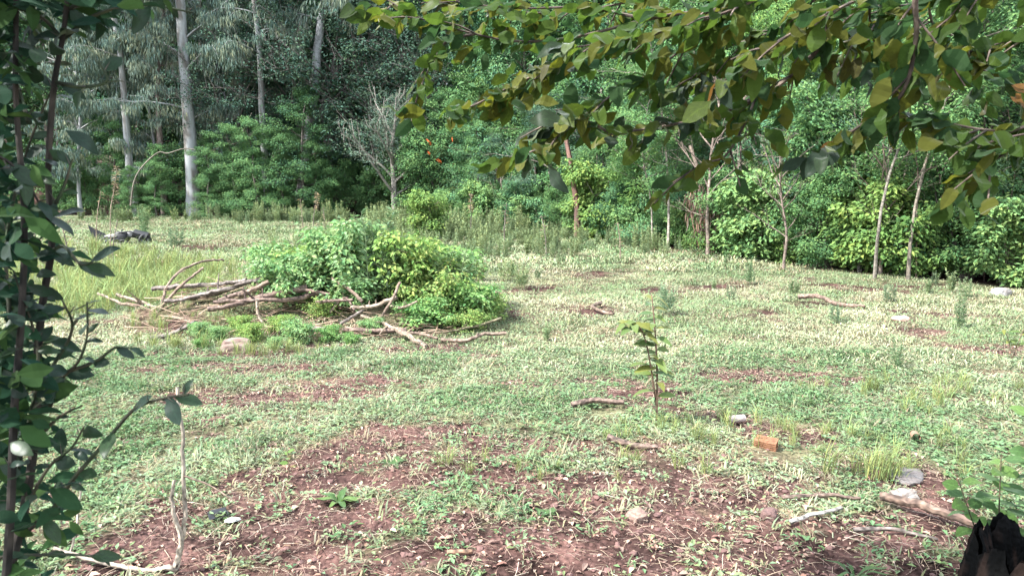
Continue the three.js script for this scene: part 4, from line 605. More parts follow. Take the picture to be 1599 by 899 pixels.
{ // litter: white scrap and black plastic
  const G = new THREE.SphereGeometry(1, 20, 12), p = G.attributes.position; for (let i = 0; i < p.count; i++) { const f = 1 + 0.35 * noise(p.getX(i) * 2, p.getY(i) * 2, p.getZ(i) * 2 + 3); p.setXYZ(i, p.getX(i) * f * 0.038, Math.max(-0.004, p.getY(i)) * f * 0.014, p.getZ(i) * f * 0.018); } G.computeVertexNormals();
  const o = new THREE.Mesh(G, new THREE.MeshStandardMaterial({ color: rgb(0.78, 0.78, 0.76), roughness: 0.6 })); o.position.set(-1.34, height(-1.34, -3.45) + 0.012, -3.45); o.rotation.y = 0.3; add(o, 'white_scrap', 'small white plastic scrap on the soil beside black plastic', 'litter');
  const S = new THREE.PlaneGeometry(0.09, 0.09, 16, 12), q = S.attributes.position; S.rotateX(-Math.PI / 2); for (let i = 0; i < q.count; i++) q.setY(i, 0.012 + 0.014 * noise(q.getX(i) * 22, q.getZ(i) * 22, 4)); S.computeVertexNormals();
  const b = new THREE.Mesh(S, new THREE.MeshStandardMaterial({ color: rgb(0.012, 0.012, 0.013), roughness: 0.4, side: THREE.DoubleSide })); b.position.set(-1.43, height(-1.43, -3.5) + 0.004, -3.5); b.rotation.y = 0.5; add(b, 'black_plastic', 'crumpled black plastic piece lying in the grass', 'litter');
}

// ---------------------------------------------------------------- wrecked machine in the far grass
{
  const g = new THREE.Group(); g.position.set(-10.1, height(-10.1, -19.6) - 0.02, -19.6); g.rotation.y = 0.12;
  const black = new THREE.MeshStandardMaterial({ color: rgb(0.02, 0.02, 0.022), roughness: 0.55, metalness: 0.2, side: THREE.DoubleSide }), grey = new THREE.MeshStandardMaterial({ color: rgb(0.2, 0.2, 0.21), roughness: 0.6, metalness: 0.3 }), pale = new THREE.MeshStandardMaterial({ color: rgb(0.5, 0.48, 0.46), roughness: 0.6 });
  const wing = new THREE.Shape([[-0.35, 0.18], [0.05, 0.02], [0.12, -0.2], [-0.2, -0.16]].map(([x, y]) => new THREE.Vector2(x, y)));
  const m1 = part(g, 'fairing', new THREE.ExtrudeGeometry(wing, { depth: 0.03, bevelEnabled: true, bevelSize: 0.01, bevelThickness: 0.01 }), black); m1.position.set(-0.42, 0.3, 0.05); m1.rotation.set(-0.2, 0.3, -0.1);
  const lump = (x, y, z, sx, sy, sz, mat, name, seed) => { const G = new THREE.IcosahedronGeometry(1, 3), p = G.attributes.position; for (let i = 0; i < p.count; i++) { const a = V(p.getX(i), p.getY(i), p.getZ(i)), f = 1 + 0.35 * noise(a.x * 2.2 + seed, a.y * 2.2, a.z * 2.2); p.setXYZ(i, Math.sign(a.x) * Math.pow(Math.abs(a.x), 0.6) * f * sx, Math.sign(a.y) * Math.pow(Math.abs(a.y), 0.6) * f * sy, Math.sign(a.z) * Math.pow(Math.abs(a.z), 0.6) * f * sz); } const m = part(g, name, G, mat); m.position.set(x, y, z); return m; };
  lump(-0.35, 0.16, -0.05, 0.22, 0.12, 0.16, grey, 'rear_cover', 1); lump(0.02, 0.2, 0, 0.17, 0.17, 0.16, black, 'engine', 4); lump(-0.16, 0.27, 0.1, 0.12, 0.035, 0.1, pale, 'side_plate', 6); lump(0.28, 0.3, -0.04, 0.2, 0.08, 0.12, grey, 'tank', 8);
  const t = part(g, 'seat', new THREE.CylinderGeometry(0.11, 0.13, 0.36, 14, 3), black); t.rotation.z = 1.25; t.position.set(0.5, 0.27, 0.02);
  for (const [x, y, r] of [[-0.05, 0.1, 0.09], [0.1, 0.08, 0.075]]) { const w = part(g, 'pulley', new THREE.TorusGeometry(r, 0.028, 10, 22), black); w.position.set(x, y, 0.17); const hub = part(w, 'hub', new THREE.CylinderGeometry(0.025, 0.025, 0.05, 10), grey); hub.rotation.x = 1.57; }
  const hb = part(g, 'headlamp_housing', new THREE.TorusGeometry(0.13, 0.035, 10, 24), black); hb.position.set(0.62, 0.15, 0.1); hb.rotation.y = 0.5; part(hb, 'backing', new THREE.CircleGeometry(0.12, 20), grey).position.z = -0.02;
  const bar = (a, b, r) => part(g, 'frame_tube', new Geo().tube(curve([a, [(a[0] + b[0]) / 2, (a[1] + b[1]) / 2 + 0.05, (a[2] + b[2]) / 2], b], 8), [r, r], 8, [1, 1, 1]).build(true), black);
  bar([-0.6, 0.08, 0.1], [0.0, 0.33, 0.12], 0.018); bar([0.0, 0.35, 0.1], [0.5, 0.3, 0.14], 0.018); bar([-0.1, 0.05, 0.18], [0.55, 0.08, 0.2], 0.016); bar([0.0, 0.3, 0.05], [0.02, 0.42, -0.15], 0.014); bar([-0.7, 0.3, 0.05], [-0.45, 0.1, 0.12], 0.014);
  add(g, 'scrap_machine', 'black wrecked machine lying on its side in dry grass', 'scrap');
}

// ---------------------------------------------------------------- plants with leaves one can pick apart
function leafShape(ratio, curl, fold, wave, stalk, seed) { // length 1 along +z, face up +y
  const G = new Geo(), n = 7, rows = [], w1 = [1, 1, 1];
  for (let i = 0; i <= n; i++) {
    const t = i / n, q = clamp((t - stalk) / (1 - stalk)), w = t <= stalk ? 0.012 : ratio / 2 * Math.pow(Math.sin(Math.PI * Math.pow(q, 0.8) * 0.985 + 0.02), 0.72), y = -curl * t * t + wave * 0.05 * Math.sin(t * 9 + seed), r = [];
    for (let j = -1; j <= 1; j++) r.push(G.vert(w * j, y + Math.abs(j) * w * fold + (j ? wave * 0.04 * noise(t * 4, j * 3, seed) : 0), t * (1 - curl * 0.25 * t), w1, 0.5 + j * 0.5, t));
    rows.push(r);
  }
  for (let i = 0; i < n; i++) for (let j = 0; j < 2; j++) G.i.push(rows[i][j], rows[i + 1][j], rows[i][j + 1], rows[i][j + 1], rows[i + 1][j], rows[i + 1][j + 1]);
  return G.build(true);
}
const bigLeafMat = (c, through, map, gloss = 0.35) => new THREE.MeshPhysicalMaterial({ color: rgb(...c), map, roughness: 1, specularIntensity: 0.4, transmission: through, thickness: 0, side: THREE.DoubleSide, clearcoat: gloss, clearcoatRoughness: 0.38 });
const mz = V(), mx = V(), my = V(), mm = new THREE.Matrix4();
function putLeaf(parent, geo, mat, p, dir, up, L) {
  const m = part(parent, 'leaf', geo, mat); mz.set(...dir).normalize(); mx.crossVectors(V(...up), mz); if (mx.lengthSq() < 1e-4) mx.set(1, 0, 0); mx.normalize(); my.crossVectors(mz, mx);
  m.quaternion.setFromRotationMatrix(mm.makeBasis(mx, my, mz)); m.position.set(...p); m.scale.setScalar(L); return m;
}
function bakeLeaf(G, geo, p, dir, up, L, c) { // the same leaf joined into a larger mesh
  mz.set(...dir).normalize(); mx.crossVectors(V(...up), mz); if (mx.lengthSq() < 1e-4) mx.set(1, 0, 0); mx.normalize(); my.crossVectors(mz, mx);
  const q = geo.attributes.position, b = G.p.length / 3;
  for (let i = 0; i < q.count; i++) { const x = q.getX(i) * L, y = q.getY(i) * L, z = q.getZ(i) * L; G.vert(p[0] + mx.x * x + my.x * y + mz.x * z, p[1] + mx.y * x + my.y * y + mz.y * z, p[2] + mx.z * x + my.z * y + mz.z * z, c); }
  for (const i of geo.index.array) G.i.push(b + i);
}
const onCurve = (pts) => { const c = new THREE.CatmullRomCurve3(pts.map((p) => V(...p)), false, 'centripetal'); return { c, at: (t) => c.getPoint(t), dir: (t) => c.getTangent(t) }; };

{ // tree over the camera: its limbs and leaves hang into the view, its crown shades the foreground
  const g = new THREE.Group(), rnd = mul(313), R = (k) => (rnd() - 0.5) * 2 * k; g.position.set(2.7, height(2.7, 0.9), 0.9);
  const T = (p) => [p[0] - 2.7, p[1] - g.position.y, p[2] - 0.9];
  const col = (t, s, p) => mixc([0.11, 0.075, 0.06], [0.2, 0.15, 0.12], smooth(-0.2, 0.3, noise(p[0] * 14, p[1] * 14, p[2] * 14)));
  const tube = (name, pts, r, sides = 8) => part(g, name, new Geo().tube(curve(pts.map(T), Math.max(6, pts.length * 4)), r, sides, col).build(true), bark);
  tube('trunk', [[2.7, -0.1, 0.9], [2.66, 0.8, 0.88], [2.72, 1.5, 0.85], [2.6, 2.2, 0.75]], [0.13, 0.09], 12);
  tube('limb', [[2.62, 1.95, 0.8], [2.1, 2.5, -0.2], [1.45, 2.5, -1.05], [0.92, 2.14, -1.6]], [0.055, 0.016]);
  tube('limb', [[2.62, 2.0, 0.8], [2.2, 2.45, -0.4], [1.65, 2.1, -1.2], [1.26, 1.76, -1.7]], [0.045, 0.01]);
  tube('limb', [[2.1, 2.5, -0.2], [1.9, 2.45, -1.1], [1.5, 2.3, -1.7], [1.28, 2.18, -2.0]], [0.03, 0.009]);
  tube('limb', [[2.6, 2.2, 0.75], [1.6, 3.1, 0.6], [0.3, 3.5, 0.4], [-1.4, 3.5, 0.1], [-2.6, 3.3, 0.1]], [0.075, 0.02]);
  tube('limb', [[2.6, 2.2, 0.75], [2.9, 3.2, 0.4], [3.1, 3.8, -0.4], [3.2, 4.0, -1.4]], [0.06, 0.02]);
  const twigs = {
    A: [[0.92, 2.14, -1.6], [0.92, 2.12, -1.9], [0.85, 2.06, -2.1], [0.85, 1.98, -2.15], [0.79, 1.9, -2.2], [0.7, 1.84, -2.2], [0.58, 1.79, -2.2], [0.45, 1.76, -2.15], [0.27, 1.73, -2.1]],
    B: [[0.69, 1.84, -2.2], [0.65, 1.77, -2.15], [0.58, 1.67, -2.1], [0.51, 1.65, -2.05], [0.43, 1.6, -2.05]],
    C: [[0.92, 2.14, -1.6], [0.71, 2.09, -1.9], [0.57, 2.04, -2.0], [0.36, 2.03, -2.1], [0.23, 1.97, -2.15], [0.09, 1.91, -2.2], [-0.05, 1.85, -2.2]],
    D: [[0.66, 2.08, -1.95], [0.53, 2.05, -1.95], [0.46, 1.96, -2.0], [0.34, 1.87, -2.05], [0.21, 1.8, -2.05], [0.13, 1.76, -2.0]],
    E: [[0.36, 2.03, -2.1], [0.16, 2.0, -2.2], [0.0, 2.01, -2.3], [-0.15, 2.04, -2.3], [-0.28, 2.08, -2.3], [-0.37, 2.13, -2.3]],
    F: [[-0.11, 2.03, -2.3], [-0.19, 2.01, -2.3], [-0.23, 1.95, -2.28], [-0.27, 1.86, -2.25]],
    G: [[0.92, 2.14, -1.6], [0.87, 2.01, -1.7], [0.9, 1.92, -1.75], [0.9, 1.8, -1.8], [0.84, 1.74, -1.85], [0.75, 1.68, -1.85]],
    H: [[1.26, 1.76, -1.7], [1.22, 1.74, -1.75], [1.13, 1.72, -1.8], [1.04, 1.74, -1.85], [0.96, 1.76, -1.9]],
    I: [[1.5, 2.0, -1.5], [1.3, 1.97, -1.9], [1.24, 1.95, -2.0], [1.13, 1.92, -2.0]],
    J: [[0.92, 2.12, -1.9], [0.81, 2.09, -2.0], [0.72, 2.01, -2.1], [0.58, 1.96, -2.15], [0.49, 1.88, -2.15]],
    K: [[1.26, 1.76, -1.7], [1.18, 1.71, -1.7], [1.11, 1.66, -1.75], [1.04, 1.62, -1.75]],
    M: [[0.71, 2.12, -1.9], [0.53, 2.15, -2.2], [0.34, 2.12, -2.3], [0.15, 2.1, -2.35], [-0.04, 2.12, -2.4], [-0.19, 2.15, -2.4]],
    N: [[1.28, 2.18, -2.0], [1.16, 2.1, -2.05], [1.02, 2.05, -2.1], [0.91, 1.98, -2.1]],
    O: [[0.09, 1.91, -2.2], [0.0, 1.87, -2.2], [-0.11, 1.81, -2.15], [-0.17, 1.79, -2.1]],
    P: [[0.27, 1.73, -2.1], [0.19, 1.76, -2.05], [0.12, 1.72, -2.05], [0.08, 1.68, -2.0]],
    Q: [[1.05, 2.1, -2.0], [1.2, 2.05, -2.25], [1.35, 1.98, -2.4], [1.5, 1.93, -2.45]],
    S: [[0.9, 2.1, -2.0], [1.0, 2.02, -2.2], [1.05, 1.94, -2.3]],
    U: [[0.71, 2.09, -1.9], [0.5, 2.0, -1.9], [0.3, 1.95, -1.92], [0.14, 1.93, -1.95]], W: [[0.9, 2.06, -1.75], [0.72, 1.98, -1.8], [0.58, 1.9, -1.85], [0.48, 1.82, -1.85]], X: [[1.1, 2.15, -1.7], [1.08, 2.02, -1.85], [1.0, 1.92, -1.95]], Y: [[0.36, 2.03, -2.1], [0.2, 2.07, -2.15], [0.03, 2.08, -2.2], [-0.1, 2.1, -2.25]],
  };
  const radii = { A: [0.01, 0.003], C: [0.008, 0.002], G: [0.008, 0.002] }, extra = { A: 40, B: 11, C: 44, D: 36, E: 28, F: 9, G: 26, H: 24, I: 26, J: 36, K: 16, M: 36, N: 30, O: 14, P: 18, Q: 28, S: 20, U: 30, W: 26, X: 22, Y: 20 };
  const shapes = [leafShape(0.54, 0.12, 0.2, 0.9, 0.1, 1), leafShape(0.46, 0.4, 0.25, 1.2, 0.1, 2), leafShape(0.6, -0.12, 0.12, 1.4, 0.09, 3), leafShape(0.52, 0.3, 0.45, 1.3, 0.1, 4), leafShape(0.48, 0.55, 0.3, 1.0, 0.1, 5), leafShape(0.58, 0.05, -0.1, 1.2, 0.1, 6)];
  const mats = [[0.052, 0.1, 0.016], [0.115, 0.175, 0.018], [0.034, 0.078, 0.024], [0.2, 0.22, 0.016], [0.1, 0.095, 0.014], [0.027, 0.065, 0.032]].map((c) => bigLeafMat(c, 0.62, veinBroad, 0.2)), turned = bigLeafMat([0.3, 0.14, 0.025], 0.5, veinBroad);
  const spare = []; let count = 0;
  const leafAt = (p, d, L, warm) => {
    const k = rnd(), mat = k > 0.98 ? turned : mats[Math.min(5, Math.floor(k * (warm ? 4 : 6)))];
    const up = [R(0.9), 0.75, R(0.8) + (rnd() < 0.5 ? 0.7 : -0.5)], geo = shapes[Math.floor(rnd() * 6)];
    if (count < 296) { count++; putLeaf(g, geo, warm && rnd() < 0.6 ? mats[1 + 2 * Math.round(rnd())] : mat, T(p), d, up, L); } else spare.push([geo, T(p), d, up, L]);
  };
  const side = [];
  for (const [key, pts] of Object.entries(twigs)) {
    tube('twig', pts, radii[key] || [0.0045, 0.0016], 7);
    const c = onCurve(pts), n = extra[key], warm = 'EFOC'.includes(key), from = 'ACGHKIN'.includes(key) ? 0.25 : 0.1;  // warm twigs: backlit glow put into brighter yellow leaf colours
    for (let k = 0; k < n * 1.5; k++) side.push([c, lerp(from, 1, (k + rnd() * 0.6) / (n * 1.5)), k, warm]);
  }
  side.sort((a, b) => a[2] * 0.01 + a[1] - b[2] * 0.01 - b[1]).reverse();
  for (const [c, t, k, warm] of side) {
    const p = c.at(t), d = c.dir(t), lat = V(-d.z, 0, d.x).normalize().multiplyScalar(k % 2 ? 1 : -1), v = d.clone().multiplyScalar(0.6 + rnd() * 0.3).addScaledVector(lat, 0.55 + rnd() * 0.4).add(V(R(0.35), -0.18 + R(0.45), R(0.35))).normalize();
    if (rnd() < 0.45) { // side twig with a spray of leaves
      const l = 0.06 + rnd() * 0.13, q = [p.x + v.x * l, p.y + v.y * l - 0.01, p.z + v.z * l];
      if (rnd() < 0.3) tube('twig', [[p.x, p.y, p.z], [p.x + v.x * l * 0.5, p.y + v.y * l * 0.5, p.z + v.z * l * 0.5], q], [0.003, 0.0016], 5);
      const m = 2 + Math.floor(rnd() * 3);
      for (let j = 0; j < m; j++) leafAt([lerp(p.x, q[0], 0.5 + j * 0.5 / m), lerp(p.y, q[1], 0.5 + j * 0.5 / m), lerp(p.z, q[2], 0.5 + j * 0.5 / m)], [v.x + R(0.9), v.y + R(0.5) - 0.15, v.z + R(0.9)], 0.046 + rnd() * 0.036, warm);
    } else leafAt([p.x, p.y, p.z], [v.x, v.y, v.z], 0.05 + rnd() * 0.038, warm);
  }
  { // the leaves past the limit, and the crown overhead, as one part
    const G = new Geo(), tones = [[0.052, 0.1, 0.016], [0.07, 0.12, 0.016], [0.034, 0.078, 0.024], [0.1, 0.11, 0.015]];
    for (const [geo, p, d, up, L] of spare) bakeLeaf(G, geo, p, d, up, L, pick(rnd, tones));
    for (let k = 0; k < 330; k++) {
      const x = -3.6 + rnd() * 7.6, z = -1.5 + rnd() * 4.2, y = 2.75 + rnd() * 1.6 + Math.max(0, -z) * 0.2; if (x < -0.3 && z < -0.9) continue;
      const tone = pick(rnd, tones); for (let j = 0; j < 20; j++) { const a = rnd() * 6.28, q = T([x + R(0.28), y + R(0.18), z + R(0.28)]); G.leaf(q[0], q[1], q[2], norm3([Math.cos(a), R(0.5) - 0.2, Math.sin(a)]), norm3([R(0.5), 1, R(0.5)]), 0.07 + rnd() * 0.03, 0.042, vary(rnd, tone, 0.15), 0.1); }
    }
    part(g, 'crown', G.build(false), leafMaterial([1, 1, 1], 0.62), 'stuff');
  }
  add(g, 'overhanging_tree', 'tree whose leafy yellow-green branches hang over the clearing from above', 'tree');
}

{ // thorny shrub close by
  const g = new THREE.Group(), rnd = mul(717), R = (k) => (rnd() - 0.5) * 2 * k; g.position.set(-0.98, height(-0.98, -1.25), -1.25);
  const T = (p) => [p[0] + 0.98, p[1] - g.position.y, p[2] + 1.25];
  const col = (t, s, p) => mixc([0.03, 0.024, 0.02], [0.07, 0.055, 0.045], smooth(-0.2, 0.3, noise(p[0] * 24, p[1] * 24, p[2] * 24)));
  const green = (t, s, p) => mixc([0.05, 0.075, 0.035], [0.09, 0.08, 0.05], smooth(-0.2, 0.3, noise(p[0] * 24, p[1] * 24, p[2] * 24)));
  const tube = (name, pts, r, c, sides = 8) => part(g, name, new Geo().tube(curve(pts.map(T), Math.max(6, pts.length * 4)), r, sides, c).build(true), bark);
  const stems = {
    A: [[-1.0, -0.05, -1.27], [-0.97, 0.4, -1.28], [-0.94, 0.81, -1.3], [-0.9, 1.0, -1.33], [-0.88, 1.14, -1.35], [-0.87, 1.28, -1.36], [-0.85, 1.39, -1.36], [-0.82, 1.49, -1.35], [-0.81, 1.61, -1.34], [-0.78, 1.77, -1.33], [-0.75, 1.86, -1.32], [-0.72, 2.0, -1.3], [-0.72, 2.3, -1.25]],
    B: [[-0.98, -0.05, -1.2], [-0.94, 0.45, -1.22], [-0.9, 0.84, -1.25], [-0.87, 1.03, -1.25], [-0.86, 1.21, -1.27], [-0.84, 1.37, -1.28], [-0.82, 1.54, -1.28], [-0.81, 1.74, -1.27], [-0.78, 1.98, -1.25], [-0.8, 2.3, -1.2]],
  };
  const branches = {
    C: [[-0.9, 0.96, -1.33], [-0.84, 1.01, -1.32], [-0.79, 1.07, -1.3], [-0.71, 1.15, -1.27], [-0.64, 1.22, -1.25], [-0.59, 1.24, -1.24], [-0.54, 1.25, -1.23]], D: [[-0.85, 1.19, -1.35], [-0.81, 1.25, -1.33], [-0.76, 1.29, -1.3], [-0.73, 1.34, -1.28], [-0.72, 1.4, -1.27]],
    E: [[-0.81, 1.26, -1.33], [-0.73, 1.29, -1.3], [-0.68, 1.32, -1.28], [-0.65, 1.32, -1.27]], F: [[-0.87, 1.23, -1.36], [-0.79, 1.34, -1.34], [-0.78, 1.4, -1.3]], G: [[-0.76, 1.84, -1.33], [-0.7, 1.88, -1.33], [-0.63, 1.9, -1.35], [-0.55, 1.89, -1.36]],
    H: [[-0.78, 1.77, -1.33], [-0.73, 1.76, -1.32], [-0.68, 1.77, -1.31], [-0.69, 1.8, -1.31]], I: [[-0.81, 1.55, -1.34], [-0.78, 1.59, -1.33], [-0.76, 1.64, -1.33]], J: [[-0.83, 1.47, -1.35], [-0.79, 1.49, -1.33], [-0.74, 1.46, -1.3], [-0.71, 1.47, -1.29]],
    K: [[-0.88, 1.13, -1.35], [-0.82, 1.18, -1.33], [-0.76, 1.21, -1.3]], M: [[-0.9, 1.0, -1.33], [-0.84, 1.09, -1.32], [-0.79, 1.13, -1.31], [-0.76, 1.17, -1.3]], N: [[-0.95, 1.68, -1.2], [-0.83, 1.64, -1.25], [-0.81, 1.61, -1.27], [-0.79, 1.53, -1.3]],
    O: [[-0.76, 1.84, -1.33], [-0.8, 1.88, -1.33], [-0.86, 1.89, -1.3]], P: [[-0.87, 1.1, -1.28], [-0.83, 1.3, -1.3], [-0.86, 1.45, -1.3]], Q: [[-0.86, 1.37, -1.28], [-0.9, 1.5, -1.35], [-0.88, 1.66, -1.4], [-0.82, 1.78, -1.4]], S: [[-0.9, 0.95, -1.25], [-0.86, 0.93, -1.3], [-0.8, 0.92, -1.32], [-0.76, 0.9, -1.34]],
    U: [[-0.87, 1.03, -1.25], [-0.92, 1.15, -1.35], [-0.9, 1.3, -1.42]], W: [[-0.8, 1.7, -1.28], [-0.86, 1.8, -1.36], [-0.84, 1.9, -1.42]], X: [[-0.75, 1.88, -1.32], [-0.66, 1.93, -1.32], [-0.6, 1.92, -1.33]],
  };
  tube('stem', stems.A, [0.01, 0.003], col, 9); tube('stem', stems.B, [0.009, 0.003], col, 9);
  const shapes = [leafShape(0.46, 0.18, 0.2, 0.4, 0.09, 1), leafShape(0.42, 0.45, 0.25, 0.5, 0.09, 2), leafShape(0.5, 0.05, 0.12, 0.3, 0.08, 3), leafShape(0.4, 0.3, 0.4, 0.6, 0.1, 4)];
  const mats = [[0.02, 0.06, 0.026], [0.016, 0.048, 0.026], [0.03, 0.078, 0.025], [0.02, 0.058, 0.036]].map((c) => bigLeafMat(c, 0.25, veinSmooth, 0.6));
  const thornGeo = new THREE.ConeGeometry(0.0016, 0.024, 5); thornGeo.translate(0, 0.012, 0);
  const thornMat = new THREE.MeshStandardMaterial({ color: rgb(0.07, 0.06, 0.045), roughness: 0.7 });
  let thorns = 0, leaves = 0;
  const thorn = (p, v) => { if (thorns++ > 140) return; const m = part(g, 'thorn', thornGeo, thornMat); m.position.set(...T(p)); m.quaternion.setFromUnitVectors(V(0, 1, 0), V(...norm3(v))); };
  const leaf = (p, v, L) => { if (leaves++ < 300) putLeaf(g, shapes[Math.floor(rnd() * 4)], mats[Math.floor(rnd() * 4)], T(p), v, [R(0.8), 0.7, R(0.7) + 0.7], L); };
  for (const [key, pts] of Object.entries(branches)) {
    tube('branch', pts, key === 'C' ? [0.005, 0.002] : [0.0038, 0.0015], key === 'N' || key === 'U' ? col : green, 7);
    const c = onCurve(pts), len = c.c.getLength(), n = Math.round(len / 0.022);
    for (let k = 0; k < n; k++) { const t = (k + rnd() * 0.5) / n, p = c.at(t), d = c.dir(t), a = rnd() * 6.28, v = [d.x * 0.5 + Math.cos(a) * 0.8, d.y * 0.5 + Math.sin(a) * 0.5, d.z * 0.5 + R(0.8)]; if (rnd() < 0.72) leaf([p.x, p.y, p.z], [v[0], v[1] - 0.2, v[2]], 0.026 + rnd() * 0.036); if (rnd() < 0.6) thorn([p.x, p.y, p.z], [v[0], v[1] + 0.3, v[2]]); }
  }
  for (const pts of Object.values(stems)) { const c = onCurve(pts); for (let k = 0; k < 62; k++) { const t = 0.36 + 0.5 * (k + rnd()) / 62, p = c.at(t), a = rnd() * 6.28, v = [Math.cos(a), R(0.6), Math.sin(a)], off = rnd() * 0.06; leaf([p.x + v[0] * off - 0.03, p.y + v[1] * off, p.z + v[2] * off], v, 0.028 + rnd() * 0.038); if (k % 3 === 0) thorn([p.x, p.y, p.z], [v[0], 0.3, v[2]]); } }
  const G = new Geo(); // the rest of the shrub, beside and above
  for (let k = 0; k < 260; k++) {
    const x = -2.6 + rnd() * 1.7, y = 0.5 + rnd() * 2.1, z = -1.9 + rnd() * 1.9; if (x > -0.73 * -z + 0.02 && y < 2.1) continue;
    for (let j = 0; j < 14; j++) { const a = rnd() * 6.28, q = T([x + R(0.16), y + R(0.16), z + R(0.16)]); G.leaf(q[0], q[1], q[2], norm3([Math.cos(a), R(0.7), Math.sin(a)]), norm3([R(0.6), 1, R(0.6)]), 0.06, 0.03, vary(rnd, [0.022, 0.06, 0.028], 0.2), 0.1); }
  }
  for (let k = 0; k < 1650; k++) { const high = k > 1250, z = -1.62 + rnd() * 0.42, x = z * (high ? 0.4 + 0.3 * Math.sqrt(rnd()) : 0.605 + 0.11 * Math.sqrt(rnd())), y = high ? 1.6 - z * 0.225 - rnd() * rnd() * 0.07 + rnd() * 0.15 : 0.7 + rnd() * 1.4, a = rnd() * 6.28; if (y < 1.2 && k % 5 > 1) continue; bakeLeaf(G, shapes[k % 4], T([x, y, z]), [Math.cos(a), R(0.6) - 0.2, Math.sin(a)], [R(0.8), 0.7, R(0.7) + 0.6], 0.028 + rnd() * 0.04, vary(rnd, pick(rnd, [[0.02, 0.055, 0.026], [0.014, 0.04, 0.022], [0.035, 0.075, 0.022]]), 0.25)); }
  part(g, 'crown', G.build(false), leafMaterial([1, 1, 1], 0.25), 'stuff');
  add(g, 'thorny_shrub', 'dark thorny shrub with glossy leaves standing at the edge of the clearing', 'shrub');
}

function leafyPlant(name, label, cat, x, z, stems, shapes, mats, L, seed, woodPal, sag = 0.1, drop = 0) {
  const g = new THREE.Group(), rnd = mul(seed), R = (k) => (rnd() - 0.5) * 2 * k; g.position.set(x, height(x, z), z);
  for (const [pts, r, n, from] of stems) {
    part(g, 'stem', new Geo().tube(curve(pts, 16), r, 7, (t, s) => mixc(woodPal[0], woodPal[1], s)).build(true), bark);
    const c = onCurve(pts);
    for (let k = 0; k < n; k++) { const t = lerp(from, 1, (k + 0.5 * rnd()) / n), p = c.at(t), d = c.dir(t), a = k * 2.5 + R(0.5); putLeaf(g, pick(rnd, shapes), pick(rnd, mats), [p.x, p.y, p.z], [Math.cos(a) * 0.9 + d.x * 0.3, 0.35 + R(0.25) - sag - drop * (1 - t), Math.sin(a) * 0.9 + d.z * 0.3], [R(0.5), 1, 0.45 + R(0.5)], L * (0.75 + rnd() * 0.5) * (1.1 - t * 0.25)); }
  }
  return add(g, name, label, cat);
}
const youngMats = [[0.13, 0.22, 0.05], [0.17, 0.25, 0.055], [0.1, 0.19, 0.06], [0.24, 0.26, 0.05]].map((c) => bigLeafMat(c, 0.35, veinSmooth, 0.45));
leafyPlant('young_tree', 'knee-high young tree with two thin stems and arching leaves in open grass', 'sapling', 0.95, -4.82,
  [[[[0, -0.02, 0], [-0.005, 0.28, 0.01], [-0.02, 0.52, 0], [-0.045, 0.74, 0]], [0.0075, 0.003], 24, 0.2], [[[0.0, 0.1, 0], [-0.04, 0.32, 0.02], [-0.08, 0.5, 0.02], [-0.13, 0.6, 0.03]], [0.006, 0.0025], 12, 0.3], [[[-0.1, 0.54, 0.02], [-0.16, 0.585, 0.04], [-0.24, 0.57, 0.05]], [0.004, 0.002], 11, 0.1]],
  [leafShape(0.33, 0.4, 0.2, 0.2, 0.08, 1), leafShape(0.36, 0.25, 0.25, 0.3, 0.08, 2), leafShape(0.32, 0.55, 0.15, 0.2, 0.08, 5)], youngMats, 0.125, 21, [[0.36, 0.22, 0.15], [0.26, 0.16, 0.11]]).scale.setScalar(1.18);
const nettleMats = [[0.13, 0.26, 0.06], [0.17, 0.3, 0.075], [0.1, 0.21, 0.065]].map((c) => bigLeafMat(c, 0.4, veinBroad, 0.15));
leafyPlant('broad_leaved_weed', 'light green broad-leaved weed rising behind the charred stump', 'weed', 1.98, -2.85,
  [[[[0, 0, 0], [-0.05, 0.28, 0], [-0.08, 0.56, 0.02]], [0.005, 0.002], 14, 0.4], [[[0.03, 0, 0], [0.06, 0.35, 0], [0.04, 0.72, 0]], [0.005, 0.002], 15, 0.4], [[[0, 0, -0.05], [-0.14, 0.24, 0], [-0.24, 0.46, 0.02]], [0.004, 0.002], 11, 0.45]],
  [leafShape(0.72, 0.15, 0.1, 0.6, 0.14, 1), leafShape(0.66, 0.25, 0.15, 0.5, 0.14, 2)], nettleMats, 0.1, 31, [[0.2, 0.2, 0.1], [0.25, 0.18, 0.11]]);
leafyPlant('broad_leaved_weed', 'small reddish-stemmed seedling beside the dead forked shoot', 'weed', -1.22, -3.95, [[[[0, 0, 0], [0.01, 0.09, 0], [0, 0.17, 0]], [0.003, 0.0015], 6, 0.4]], [leafShape(0.5, 0.1, 0.1, 0.3, 0.12, 1)], [bigLeafMat([0.26, 0.2, 0.08], 0.3, veinBroad, 0.1), nettleMats[1]], 0.05, 33, [[0.3, 0.18, 0.12], [0.25, 0.18, 0.11]]);
leafyPlant('leaf_sprout', 'bushy sprout with narrow leaves at the open turf border', 'weed', 4.55, -6.75, [[[[0, 0, 0], [-0.05, 0.2, 0], [-0.12, 0.32, 0]], [0.005, 0.002], 8, 0.35], [[[0, 0, 0], [0.05, 0.2, 0], [0.1, 0.36, 0]], [0.005, 0.002], 8, 0.35]], [leafShape(0.3, 0.4, 0.2, 0.3, 0.08, 1)], youngMats, 0.12, 35, [[0.3, 0.2, 0.14], [0.25, 0.18, 0.11]]);
